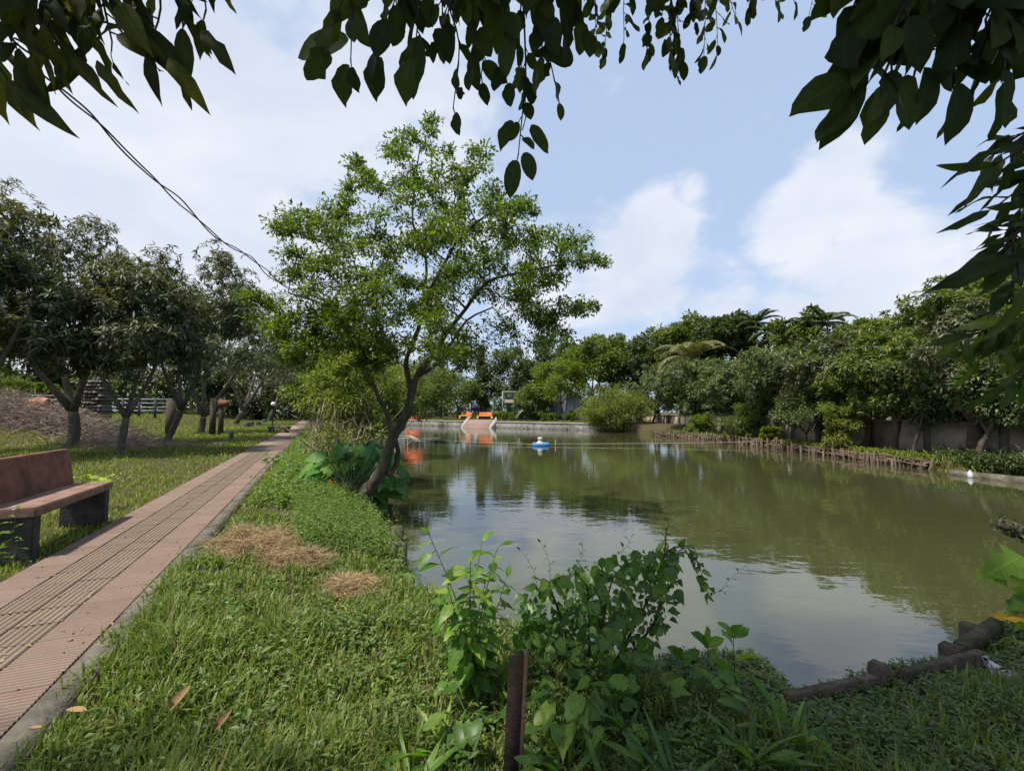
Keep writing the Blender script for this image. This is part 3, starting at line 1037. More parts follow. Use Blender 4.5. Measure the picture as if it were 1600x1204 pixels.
def build_litter():
    rng = np.random.default_rng(8)
    n = 800
    t = rng.uniform(-1.5, 16, n)
    s = rng.random(n) * (PATH_W + .1)
    p = K0 + U * t[:, None] + NL * s[:, None]
    pos = np.column_stack([p, np.full(n, .016)])
    th = rng.random(n) * 6.28
    yd = np.stack([np.cos(th), np.sin(th), rng.uniform(-.05, .15, n)], -1)
    v, q, tt_ = scatter(KITE, pos, yd, np.array([0, 0, 1.0]) + rng.normal(0, .2, (n, 3)), rng.uniform(.015, .05, n), rng.uniform(.008, .022, n))
    tag(link('leaf_litter', mesh_np('leaf_litter', v, [tt_], LITTER)), 'scattered bits of dry leaf on the path tiles', 'leaf litter', None, 'stuff')
    dry = leafmat('dead_leaf', [(.22, .13, .06), (.30, .19, .09)], .8, .1, objrand=True)
    for (px, py, z, l, rz, label) in ((262, 1112, -.05, .13, 1.1, 'curled tan dead leaf standing in the grass near the kerb'), (335, 1140, -.08, .10, 1.0, 'smaller brown dead leaf in the grass at the bottom of the picture'),
                                      (103, 1108, .05, .11, .1, 'dry yellowish leaf lying on the kerb stones'), (46, 1136, .045, .06, .3, 'small orange brown leaf on the kerb stones close to the camera')):
        c = G(px, py, z + .06) if z < 0 else G(px, py, .026)
        me = mesh_np('dead_leaf', T_OVAL2[0] * np.array([.75, 1, 1.6 if z < 0 else .35]), [T_OVAL2[1], T_OVAL2[2]], dry, True)
        yd = np.array([math.cos(rz), math.sin(rz) * .4, .8 if z < 0 else .02])
        B = basis(yd[None], np.array([[.3, -.6, .7]]) if z < 0 else np.array([[.05, -.1, 1.0]]))[0]
        m = Matrix.Identity(4)
        for cc in range(3):
            for r_ in range(3):
                m[r_][cc] = B[r_, cc] * l
        m.translation = Vector(c)
        tag(link('dead_leaf', me, None, m), label, 'leaf', 'dead leaves on the ground')

# ------------------------------------------------------------------ trees
def grow(rng, limbs, centers, tip=.012, bmax=.07, sag=.12, n=5):
    """connect every clump centre to the nearest limb node with a bent branch"""
    nodes = [p for pts, _ in limbs for p in pts]
    rads = [r for _, rr in limbs for r in rr]
    nodes, rads = list(nodes), list(rads)
    base = np.array(nodes[0])
    centers = sorted(list(centers), key=lambda c: min(np.linalg.norm(np.array(c) - p) for p, _ in [(q, 0) for q in nodes[::2]]))
    out = []
    NN = np.array(nodes)
    RR = np.array(rads)
    for c in centers:
        d = np.linalg.norm(NN - c, axis=1) + .5 * np.maximum(0, NN[:, 2] - c[2] + .1) + .0
        i = int(np.argmin(d))
        a = NN[i]
        L_ = np.linalg.norm(c - a)
        if L_ < .05:
            continue
        mid = (a + c) / 2 + rng.normal(0, .12, 3) * L_ + np.array([0, 0, sag * L_])
        tq = np.linspace(0, 1, n)[:, None]
        pts = (1 - tq) ** 2 * a + 2 * tq * (1 - tq) * mid + tq ** 2 * c
        r0 = min(RR[i] * .7, bmax, .012 + .03 * L_)
        rr = np.linspace(max(r0, tip), tip, n)
        out.append((pts, rr))
        NN = np.concatenate([NN, pts[1:]])
        RR = np.concatenate([RR, rr[1:]])
    return out
def clump_leaves(rng, centers, crad, per, flat=.75, droop=.25, outw=.8, center=None, spread=1.0):
    """positions and orientations of leaves filling small clumps"""
    c = np.asarray(centers)
    m = len(c)
    d = nrm(rng.normal(0, 1, (m, per, 3)))
    r = rng.random((m, per, 1)) ** .55
    cr = np.broadcast_to(np.asarray(crad, dtype=float), (m,))[:, None, None]
    pos = c[:, None, :] + d * r * cr * np.array([1, 1, flat])
    yd = d * outw + rng.normal(0, .55 * spread, d.shape) + np.array([0, 0, -droop])
    if center is not None:
        oo = nrm(c - np.asarray(center))[:, None, :]
        yd = yd + oo * .5
    zr = d * .45 + np.array([0, 0, 1.0]) + rng.normal(0, .45, d.shape)
    return pos.reshape(-1, 3), yd.reshape(-1, 3), zr.reshape(-1, 3)
def rosettes(rng, tips, axis, k, droop):
    m = len(tips)
    th = rng.random((m, 1)) * 6.28 + np.arange(k)[None] * 2.4
    ax = nrm(axis)
    u = nrm(np.cross(ax, rng.normal(0, 1, (m, 3))))
    w = np.cross(ax, u)
    ph = rng.uniform(.7, 1.7, (m, k))
    yd = ax[:, None, :] * np.cos(ph)[..., None] + (u[:, None, :] * np.cos(th)[..., None] + w[:, None, :] * np.sin(th)[..., None]) * np.sin(ph)[..., None]
    yd = yd + np.array([0, 0, -droop]) * rng.uniform(.4, 1.4, (m, k, 1))
    pos = np.repeat(tips[:, None, :], k, 1) + ax[:, None, :] * rng.uniform(-.08, .02, (m, k, 1))
    zr = np.array([0, 0, 1.0]) + ax[:, None, :] * .6 + rng.normal(0, .25, (m, k, 3))
    return pos.reshape(-1, 3), yd.reshape(-1, 3), zr.reshape(-1, 3)
def crown_centers(rng, C, Rv, n, hollow=.55, lump=.22, bottom=-.75):
    C, Rv = np.asarray(C, dtype=float), np.asarray(Rv, dtype=float)
    d = nrm(rng.normal(0, 1, (n * 3, 3)))
    d = d[d[:, 2] > bottom][:n]
    k = rng.random(3) * 6
    lum = 1 + lump * (np.sin(d[:, 0] * 4 + k[0]) * np.cos(d[:, 1] * 4 + k[1]) + .6 * np.sin(d[:, 2] * 6 + k[2] + d[:, 0] * 3))
    r = (hollow + (1 - hollow) * rng.random(len(d)) ** .7) * lum
    return C + d * r[:, None] * Rv
def make_tree(name, label, base, C, Rv, kind, seed, trunk_r=.14, nclump=46, per=110, leaf=.26, lw=.42, crad=None, droop=.25, group=None, forks=3, lean=None, bark=None, bottom=-.75, hollow=.5, cat='tree', fork_h=None, fork_px=None):
    """tapered trunk, forked limbs, branches to leaf clumps"""
    rng = np.random.default_rng(seed)
    base, C, Rv = np.asarray(base, dtype=float), np.asarray(C, dtype=float), np.asarray(Rv, dtype=float)
    t = thing(name, label, cat, base, group)
    bark = bark or BARK_FAR
    H = C[2] - base[2]
    fh = fork_h if fork_h is not None else max(.25 * H, H - Rv[2] * .95)
    fk = base + (C - base) * np.array([.35, .35, 0]) + np.array([0, 0, fh])
    if fork_px is not None: fk = P(fork_px[0], fork_px[1], base[1])
    mid = (base + fk) / 2 + rng.normal(0, .05, 3) * fh * np.array([1, 1, 0])
    tr = curve_pts([base - np.array([0, 0, .15]), mid, fk], 8)
    limbs = [(tr, np.concatenate([[trunk_r * 1.35], np.linspace(trunk_r * 1.02, trunk_r * .85, len(tr) - 1)]))]
    for i in range(forks):
        a = 2 * PI * i / forks + rng.uniform(-.5, .5)
        e = C + np.array([math.cos(a), math.sin(a), rng.uniform(-.1, .5)]) * Rv * rng.uniform(.45, .65)
        m = fk + (e - fk) * .45 + np.array([math.cos(a), math.sin(a), .3]) * Rv * .10
        pts = curve_pts([fk, m, e], 8)
        limbs.append((pts, np.linspace(trunk_r * .74, trunk_r * .2, len(pts))))
    cen = crown_centers(rng, C, Rv, nclump, hollow, .22, bottom)
    br = grow(rng, limbs, cen, .012, trunk_r * .4)
    mb = MB()
    for k, (p, r) in enumerate(limbs):
        mb.tube(p, r, 9 if k == 0 else 7, knob=.12, rng=rng)
    for p, r in br:
        mb.tube(p, r, 4, cap=False)
    link('trunk', mb.mesh('trunk', bark, True), t)
    crad = crad or float(np.mean(Rv)) * .30
    if kind[0] == 'rosette':
        tips = []
        nt_ = per
        d = nrm(rng.normal(0, 1, (len(cen), nt_, 3)) + nrm(cen - C)[:, None, :] * .5)
        tips = (cen[:, None, :] + d * crad * rng.random((len(cen), nt_, 1)) ** .4 * np.array([1, 1, .8])).reshape(-1, 3)
        pos, yd, zr = rosettes(rng, tips, d.reshape(-1, 3) + np.array([0, 0, .35]), 9, droop)
    else:
        pos, yd, zr = clump_leaves(rng, cen, crad * rng.uniform(.7, 1.25, len(cen)), per, .75, droop, .8, C)
    ln = leaf * rng.uniform(.6, 1.25, len(pos))
    v, q, tt_ = scatter(KITE, pos, yd, zr, ln, ln * lw)
    link('crown', mesh_np('crown', v, [tt_], kind[1]), t)
    if kind[0] == 'rosette' and len(kind) > 2:
        sel = rng.choice(len(tips), max(3, len(tips) // 14), replace=False)
        p2, y2, z2 = rosettes(rng, tips[sel] + np.array([0, 0, .04]), np.repeat([[0, 0, 1.0]], len(sel), 0), 7, .1)
        l2 = leaf * .7 * rng.uniform(.6, 1.2, len(p2))
        v, q, t3 = scatter(KITE, p2, y2, z2, l2, l2 * .3)
        link('new_shoots', mesh_np('new_shoots', v, [t3], kind[2]), t)['kind'] = 'stuff'
    return t

def build_main_tree():
    rng = np.random.default_rng(21)
    D = G(559, 790, -.3)[1]
    def q(px, py, dd=0.0): return P(px, py, D + dd)
    base = q(555, 800)
    base[2] = gz(base[0], base[1]) - .1
    t = thing('leaning_tree', 'green leafed tree with a leaning forked trunk on the pond edge', 'tree', base)
    def limb(pts, r0, r1, n=18):
        p = curve_pts(pts, n)
        return (p, np.linspace(r0, r1, len(p)))
    L0 = limb([base, q(572, 768), q(588, 748), q(602, 720), q(613, 685, .05), q(626, 664, .1), q(637, 640, .1), q(644, 611, .1)], .135, .08, 28)
    limbs = [L0,
             limb([q(644, 611, .1), q(650, 590, 0), q(668, 565, -.1), q(682, 547, -.15), q(698, 520, -.2), q(728, 482, -.3), q(761, 441, -.4), q(815, 425, -.6), q(880, 412, -.8)], .078, .016, 30),
             limb([q(643, 612, .1), q(638, 590, .2), q(635, 561, .3), q(653, 515, .3), q(661, 470, .3), q(666, 407, .35), q(645, 349, .4), q(649, 283, .5), q(657, 225, .5)], .066, .012, 30),
             limb([q(652, 588, .1), q(678, 572, .5), q(700, 545, .9), q(730, 500, 1.2), q(770, 480, 1.5)], .05, .02, 16),
             limb([q(598, 728), q(612, 690, -.15), q(609, 664, -.2), q(604, 645, -.25), q(591, 620, -.3), q(580, 590, -.35), q(566, 544, -.4), q(541, 503, -.5), q(504, 474, -.7), q(450, 457, -.9)], .065, .015, 34),
             limb([q(566, 544, -.4), q(560, 500, 0), q(545, 440, .3), q(520, 390, .6), q(470, 365, .8)], .045, .014, 16),
             limb([q(606, 742), q(618, 728, .12), q(622, 705, .15), q(618, 688, .12)], .06, .05, 10),
             limb([q(661, 470, .3), q(690, 420, -.2), q(720, 370, -.5), q(770, 330, -.8), q(810, 320, -.9)], .04, .012, 16),
             limb([q(620, 668, 0), q(640, 645, -.5), q(660, 620, -.9)], .02, .01, 8)]
    poly = np.array([(425, 352), (470, 326), (500, 350), (530, 305), (548, 232), (600, 245), (640, 195), (680, 178), (705, 228), (760, 232), (780, 290), (832, 322), (805, 362), (900, 362), (952, 410), (930, 432), (888, 440), (938, 482), (872, 497),
                     (898, 527), (835, 540), (790, 528), (760, 555), (705, 580), (665, 545), (600, 562), (560, 548), (500, 560), (440, 540), (402, 500), (368, 462), (440, 440), (428, 400), (455, 380)], dtype=float)
    def inside(p):
        x, y = p
        c = False
        for i in range(len(poly)):
            a, b = poly[i], poly[(i + 1) % len(poly)]
            if (a[1] > y) != (b[1] > y) and x < a[0] + (y - a[1]) * (b[0] - a[0]) / (b[1] - a[1]): c = not c
        return c
    cen, rad = [], []
    while len(cen) < 400:
        p = (rng.uniform(368, 952), rng.uniform(178, 580))
        if not inside(p): continue
        if p[0] > 850 and 440 < p[1] < 475: continue
        thick = 1.7 * math.exp(-((p[0] - 650) / 260.0) ** 2) + .25
        c = q(p[0], p[1], rng.normal(0, .55) * thick)
        # sparser aloft
        if p[1] < 330 and rng.random() < .25: continue
        cen.append(c)
        rad.append(rng.uniform(.20, .36) * (1.0 if p[1] > 330 else .85))
    # horizontal sprays at the outline
    for (px, py) in ((945, 412), (925, 400), (905, 392), (880, 385), (930, 480), (905, 478), (880, 470), (885, 520), (865, 512), (435, 352), (448, 362), (487, 335), (495, 345), (640, 205), (648, 215), (672, 185), (675, 205), (558, 250), (545, 290), (700, 232), (745, 236), (525, 335), (540, 330), (815, 322), (800, 330), (835, 330), (560, 262), (575, 270), (380, 462), (400, 460), (415, 470)):
        cen.append(q(px, py, rng.normal(0, .3)))
        rad.append(.14)
    for k in range(46):          # foliage hanging low on the left
        cen.append(q(rng.uniform(425, 600), rng.uniform(470, 585), rng.normal(-.2, .5)))
        rad.append(rng.uniform(.16, .28))
    cen, rad = np.array(cen), np.array(rad)
    br = grow(rng, limbs, cen, .006, .03, .05)
    for i, (p, r) in enumerate(limbs):
        mb = MB()
        mb.tube(p, r * (1 + .06 * np.sin(np.arange(len(r)) * 1.7)), 12 if i == 0 else 8, knob=.22, rng=rng)
        nm = 'trunk' if i == 0 else 'limb'
        link(nm, mb.mesh(nm, BARK, True), t)
    mb = MB()
    for p, r in br: mb.tube(p, r, 5, cap=False)
    link('twigs', mb.mesh('twigs', BARK, True), t)['kind'] = 'stuff'
    pos, yd, zr = clump_leaves(rng, cen, rad, 96, .6, .12, .9, None, 1.0)
    # leaves set along the twigs, so the sprays run on from clump to clump
    for p, r in br:
        m = 46
        k = rng.uniform(.25, .999, m) * (len(p) - 1)
        i = k.astype(int)
        f = (k - i)[:, None]
        c = p[i] * (1 - f) + p[i + 1] * f
        tg = nrm(p[i + 1] - p[i])
        dv = nrm(rng.normal(0, 1, (m, 3)))
        pos = np.concatenate([pos, c + dv * rng.uniform(.01, .10, (m, 1))])
        yd = np.concatenate([yd, dv + tg * .5 + [0, 0, -.1]])
        zr = np.concatenate([zr, np.array([0, 0, 1.0]) + rng.normal(0, .4, (m, 3))])
    ln = rng.uniform(.05, .11, len(pos))
    v, qq, tt_ = scatter(KITE, pos, yd, zr, ln, ln * .45)
    link('crown', mesh_np('crown', v, [tt_], L_MAIN), t)
    return D

def build_mango_row():
    specs = [  # base px, crown centre px, crown radii px, trunk radius px, seed, label
        ((-70, 722), (-40, 480), (130, 150), 9, 1, 'mango tree cut off by the picture edge, left of the concrete bench', (-60, 640)),
        ((110, 700), (95, 462), (140, 132), 7.5, 2, 'tall dusty mango tree directly behind the concrete bench', (114, 642)),
        ((187, 710), (205, 520), (100, 100), 5.5, 3, 'mango tree with pale forked trunk, second from the concrete bench', (197, 652)),
        ((258, 690), (290, 512), (100, 105), 5, 4, 'mango tree whose thin trunk bends sideways, third from the bench', (284, 640)),
        ((313, 676), (350, 532), (92, 92), 5, 5, 'twin stemmed mango tree in the middle of the row left of the path', (318, 650)),
        ((365, 664), (402, 548), (82, 82), 4.2, 6, 'mango tree leaning over the path beside the short black posts', (380, 642)),
        ((420, 658), (450, 582), (62, 55), 3.6, 7, 'farthest mango tree, arching over the narrow end of the path', (428, 640))]
    for (b, c, r, tr, seed, label, fkp) in specs:
        base = G(b[0], b[1], -.05)
        base[2] = gz(base[0], base[1])
        d = base[1]
        k = d / F
        C = P(c[0], c[1], d)
        rv = np.array([r[0] * k, r[0] * k * .9, r[1] * k])
        rng = np.random.default_rng(seed)
        ncl = int(80 * (1.25 if seed < 4 else 1.0))
        make_tree('mango_tree', label, base, C, rv, ('rosette', L_MANGO, L_MANGO_TIP), 100 + seed, tr * k, ncl, 21 if seed < 4 else 17, .30 if seed < 4 else .36, .24, None, .55, 'mango trees in a row beside the path', 3, None, BARK_PALE, -.62, .42, fork_px=fkp, fork_h=1)

def wall_depth(px):
    """depth (y) of the compound wall along a picture column"""
    a, b = WALL_A[:2], WALL_B[:2]
    d = ray(px, 643)[:2]
    M_ = np.stack([d, -(b - a)], -1)
    t = np.linalg.solve(M_, a)
    return t[0] * d[1]
WALL_A, WALL_B = G(1640, 727, -.3), G(1005, 665, -.3)

def build_right_trees():
    K = {'mango': ('rosette', L_DULL, L_YTIP), 'mango2': ('rosette', L_MANGO, L_DULL), 'dark': ('leaf', L_DARK), 'mid': ('leaf', L_MID), 'dull': ('leaf', L_DULL), 'lime': ('leaf', L_LIME), 'pale': ('leaf', L_PALE), 'ytip': ('rosette', L_YTIP, L_LIME)}
    # px of trunk, depth offset from wall (m), crown centre py, radii px (x,y), kind, label, leaf size, trunk radius
    front = [
        (1040, -1.6, 612, 54, 36, 'mango', 'dusty round mango tree at the far end of the compound wall', .40, .13),
        (1100, -1.3, 606, 60, 44, 'mango', 'dusty mango tree below the drooping coconut palm by the wall', .38, .13),
        (1165, -1.2, 605, 60, 46, 'mango', 'broad dusty mango tree right of the drooping coconut palm', .36, .13),
        (1232, -1.0, 594, 66, 54, 'mango', 'dense dusty mango tree above the middle of the compound wall', .34, .14),
        (1300, -.9, 590, 66, 58, 'mango2', 'dark mango tree leaning over the wall behind the feathery lime tree', .32, .15),
        (1372, -.9, 580, 70, 66, 'ytip', 'mango tree with yellow shoot tips left of the thick trunked trees', .30, .15),
        (1432, -1.2, 590, 66, 72, 'ytip', 'tree with twin slanting trunks against the pale wall', .27, .15),
        (1478, -1.6, 628, 44, 46, 'dull', 'small rounded tree hanging over the low concrete bank edge', .17, .08),
        (1542, -.7, 570, 80, 92, 'mango2', 'big dark tree with the thickest black trunk by the right wall', .28, .27),
        (1598, -1.8, 610, 55, 70, 'dull', 'grey green tree at the right picture edge by the bank', .19, .10)]
    for i, (px, off, cy, rx, ry, kd, label, lf, tr) in enumerate(front):
        d = wall_depth(px)
        x = (px - 800) / F * d + off
        yy = d
        d2 = yy
        base = np.array([x, yy, gz(x, yy)])
        C = P(px, cy, d2)
        C[0] = (px - 800) / F * d2 + off * .3
        k = d2 / F
        kind = K[kd]
        isr = kind[0] == 'rosette'
        make_tree('bank_tree', label, base, C, (rx * k, min(rx * k, 3.2), ry * k), kind, 300 + i, tr, 66, 17 if isr else 240, lf, .3 if isr else .45, None, .35, 'trees along the compound wall', 3, None, BARK_FAR, -.85, .42)
    back = [
        (985, 7, 572, 42, 42, 'dark', 'dark rounded tree on the skyline above the waterside willowy bush'),
        (1030, 9, 556, 48, 42, 'dark', 'dark tall tree on the skyline left of the coconut palm'),
        (1082, 9, 540, 48, 42, 'mid', 'leafy mid green tree on the skyline behind the coconut palm'),
        (1133, 8, 535, 52, 42, 'dark', 'deep green tree on the skyline left of the slender areca palm'),
        (1215, 9, 556, 48, 44, 'dark', 'dark tree on the skyline just right of the areca palm'),
        (1272, 6, 535, 62, 44, 'mid', 'broad mid green tree crowning the skyline above the feathery lime tree'),
        (1345, 6, 550, 56, 44, 'dull', 'grey green tree on the skyline behind the yellow tipped mango'),
        (1430, 5, 535, 56, 50, 'ytip', 'yellow tipped tree rising behind the twin slanting trunks'),
        (1505, 5, 492, 76, 62, 'ytip', 'tallest yellow flecked tree at the right of the skyline'),
        (1590, 5, 510, 70, 66, 'mid', 'high mid green tree behind the hanging branch at the right edge')]
    for i, (px, off, cy, rx, ry, kd, label) in enumerate(back):
        d = wall_depth(px) + (off if px < 1150 else 0)
        x = (px - 800) / F * d
        if px >= 1150:
            # step back from the wall along the line of sight
            s = 1 + off / x
            d, x = d * s, x * s
        base = np.array([x, d, gz(x, d)])
        k = d / F
        kind = K[kd]
        isr = kind[0] == 'rosette'
        make_tree('skyline_tree', label, base, P(px, cy, d), (rx * k, rx * k * .8, ry * k), kind, 400 + i, .22, 56, 14 if isr else 165, .46 if px < 1150 else .34, .3 if isr else .5, None, .15, 'taller trees behind the compound wall', 3, None, BARK_FAR, -.8, .5)
    # waterside shrubs
    shr = [
        (1092, -1.7, 663, 20, 18, 'lime', 'small bright shrub on the bank near the far stakes', .16),
        (1166, -1.8, 657, 32, 30, 'mid', 'round mid green bush overhanging the water between the stake fences', .17),
        (1258, -1.6, 640, 46, 40, 'dull', 'low spreading grey green tree on the bank left of the feathery lime tree', .17),
        (1312, -1.9, 648, 25, 46, 'pale', 'feathery upright lime green tree beside the stake fence', .14),
        (1205, -1.8, 676, 13, 11, 'lime', 'tiny pale bush behind the stakes beside the round green bush', .13)]
    for i, (px, off, cy, rx, ry, kd, label, lf) in enumerate(shr):
        d = wall_depth(px) * (1 + off / ((px - 800) / F * wall_depth(px)))
        x = (px - 800) / F * d
        base = np.array([x, d, gz(x, d)])
        k = d / F
        make_tree('waterside_shrub', label, base, P(px, cy, d), (rx * k, min(rx * k, 2.0), ry * k), K[kd], 500 + i, .05, 34, 200, lf, .4, None, .1, 'shrubs on the right bank', 4, None, BARK_FAR, -.95, .35, 'shrub')
    # willowy bush at the far right corner of the pond
    d = G(960, 674, WZ)[1] - .5
    x = (960 - 800) / F * d
    make_tree('willowy_bush', 'light green willowy bush overhanging the far corner of the pond', (x, d + 1, gz(x, d + 1)), P(958, 642, d), (54 * d / F, 3.0, 36 * d / F), ('leaf', L_PALE), 520, .07, 90, 260, .24, .32, None, .5, None, 4, None, BARK_FAR, -.98, .3, 'shrub')

def build_far_trees():
    def dep(px, off): return FARD(px) + off
    specs = [
        (876, 6, 592, 46, 42, ('leaf', L_LIME), 'bright lime green tree standing over the grey sheet fence', .30, BARK_PALE),
        (925, 12, 575, 44, 40, ('leaf', L_MID), 'mid green tree right of the bright lime tree across the pond', .42, BARK_PALE),
        (955, 18, 560, 40, 36, ('leaf', L_MID), 'mid green tree below the small palm on the skyline', .5, BARK_FAR),
        (845, 22, 577, 50, 36, ('leaf', L_DARK), 'dark background tree behind the lime green tree', .55, BARK_FAR),
        (905, 30, 560, 48, 26, ('leaf', L_DARK), 'far dark tree topping the skyline beyond the lime green tree', .6, BARK_FAR),
        (795, 14, 590, 48, 38, ('leaf', L_DULL), 'dull green tree behind the netted enclosure', .45, BARK_FAR),
        (835, 5, 625, 30, 24, ('leaf', L_MID), 'small slender tree in front of the netted enclosure', .3, BARK_PALE),
        (716, 5, 606, 42, 34, ('leaf', L_MID), 'leafy tree hanging over the orange and yellow seats', .34, BARK_FAR),
        (655, 8, 598, 50, 40, ('leaf', L_DULL), 'spreading tree behind the red roofed shelter across the pond', .42, BARK_FAR),
        (600, 10, 585, 60, 50, ('leaf', L_MID), 'broad green tree at the far left corner of the pond', .48, BARK_FAR),
        (540, 12, 575, 60, 52, ('leaf', L_DARK), 'dark green tree far behind the forked leaning trunk', .5, BARK_FAR),
        (480, 14, 590, 55, 45, ('leaf', L_DARK), 'dark tree closing the view at the end of the path', .5, BARK_FAR)]
    for i, (px, off, cy, rx, ry, kind, label, lf, bk) in enumerate(specs):
        d = dep(px, off)
        x = (px - 800) / F * d
        k = d / F
        make_tree('far_tree', label, (x, d, gz(x, d)), P(px, cy, d), (rx * k, rx * k * .8, ry * k), kind, 600 + i, .2, 50, 150, lf * 1.18, .5, None, .1, 'trees across the pond', 3, None, bk, -.85, .4)
    # two dark columnar trees, seen again as dark streaks in the water
    for i, (px, top, label) in enumerate(((690, 548, 'tall dark columnar tree left of the pond steps'), (752, 540, 'tall dark columnar tree right behind the pond steps'))):
        d = dep(px, 9)
        x = (px - 800) / F * d
        b = np.array([x, d, gz(x, d)])
        topz = P(px, top, d)[2]
        rng = np.random.default_rng(650 + i)
        t = thing('columnar_tree', label, 'tree', b, 'trees across the pond')
        mb = MB()
        mb.tube([b - [0, 0, .2], b + [0, 0, (topz - b[2]) * .5], b + [0, 0, topz - b[2]]], [.16, .1, .02], 7)
        n = 80
        hh = np.sort(rng.random(n)) ** .9
        th = rng.random(n) * 6.28
        rad = 1.35 * (1 - hh) ** .6 * (.5 + .5 * rng.random(n))
        cen = np.stack([b[0] + rad * np.cos(th), b[1] + rad * np.sin(th), b[2] + .8 + hh * (topz - b[2] - .8)], -1)
        for c in cen:
            mb.tube([[b[0], b[1], c[2] + .25], c], [.03, .01], 4, cap=False)
        link('trunk', mb.mesh('trunk', BARK_FAR, True), t)
        pos, yd, zr = clump_leaves(rng, cen, .55, 90, .8, .5, .6)
        ln = .4 * rng.uniform(.6, 1.2, len(pos))
        v, q, tt_ = scatter(KITE, pos, yd, zr, ln, ln * .35)
        link('crown', mesh_np('crown', v, [tt_], L_DARK), t)
    # background trees on the left, beyond the rail fence
    for i, (px, d, cy, rx, ry, kind, label) in enumerate(((20, 66, 560, 70, 70, ('leaf', L_MID), 'hazy green tree beyond the rail fence at the left edge'), (120, 72, 570, 70, 60, ('leaf', L_DARK), 'dark tree beyond the rail fence behind the bench mango'),
                                                          (215, 70, 575, 70, 55, ('leaf', L_DULL), 'dull green tree beyond the rail fence between the mango trunks'), (310, 78, 580, 65, 50, ('leaf', L_DARK), 'dark tree in the distance behind the twin stemmed mango'), (395, 85, 590, 55, 45, ('leaf', L_MID), 'mid green tree in the distance left of the path end'))):
        x = (px - 800) / F * d
        k = d / F
        make_tree('distant_tree', label, (x, d, gz(x, d)), P(px, cy, d), (rx * k, rx * k * .7, ry * k), kind, 700 + i, .25, 40, 130, .7, .5, None, .1, 'trees beyond the rail fence', 3, None, BARK_FAR, -.9, .4)
def build_treeline():
    rng = np.random.default_rng(44)
    cen = []
    for px in np.linspace(-260, 1010, 190):
        d = (92 if px < 520 else 112) + rng.uniform(-6, 10)
        x = (px - 800) / F * d
        g0 = gz(x, d) - .3
        for z in np.arange(.4, rng.uniform(4.2, 7.5), 1.3):
            cen.append((x + rng.normal(0, .8), d + rng.normal(0, 1.5), z + g0))
    for k in np.linspace(-.22, 1.12, 85):
        p = WALL_A[:2] + (WALL_B[:2] - WALL_A[:2]) * k + np.array([rng.uniform(7, 11), 0])
        for z in np.arange(.3, rng.uniform(3.6, 5.6), 1.2):
            cen.append((p[0] + rng.normal(0, .8), p[1] + rng.normal(0, .8), z))
    cen = np.array(cen)
    pos, yd, zr = clump_leaves(rng, cen, 1.25, 46, .85, .2, .8)
    ln = rng.uniform(.5, 1.1, len(pos))
    v, q, tt_ = scatter(KITE, pos, yd, zr, ln, ln * .5)
    tag(link('treeline', mesh_np('treeline', v, [tt_], L_DARK)), 'dense far off wood closing the horizon behind the other trees', 'wood', None, 'stuff')
def FARD(px):
    d = ray(px, 643)[:2]
    M_ = np.stack([d, -(fb[2] - fb[0])], -1)
    t = np.linalg.solve(M_, fb[0])
    return t[0] * d[1]

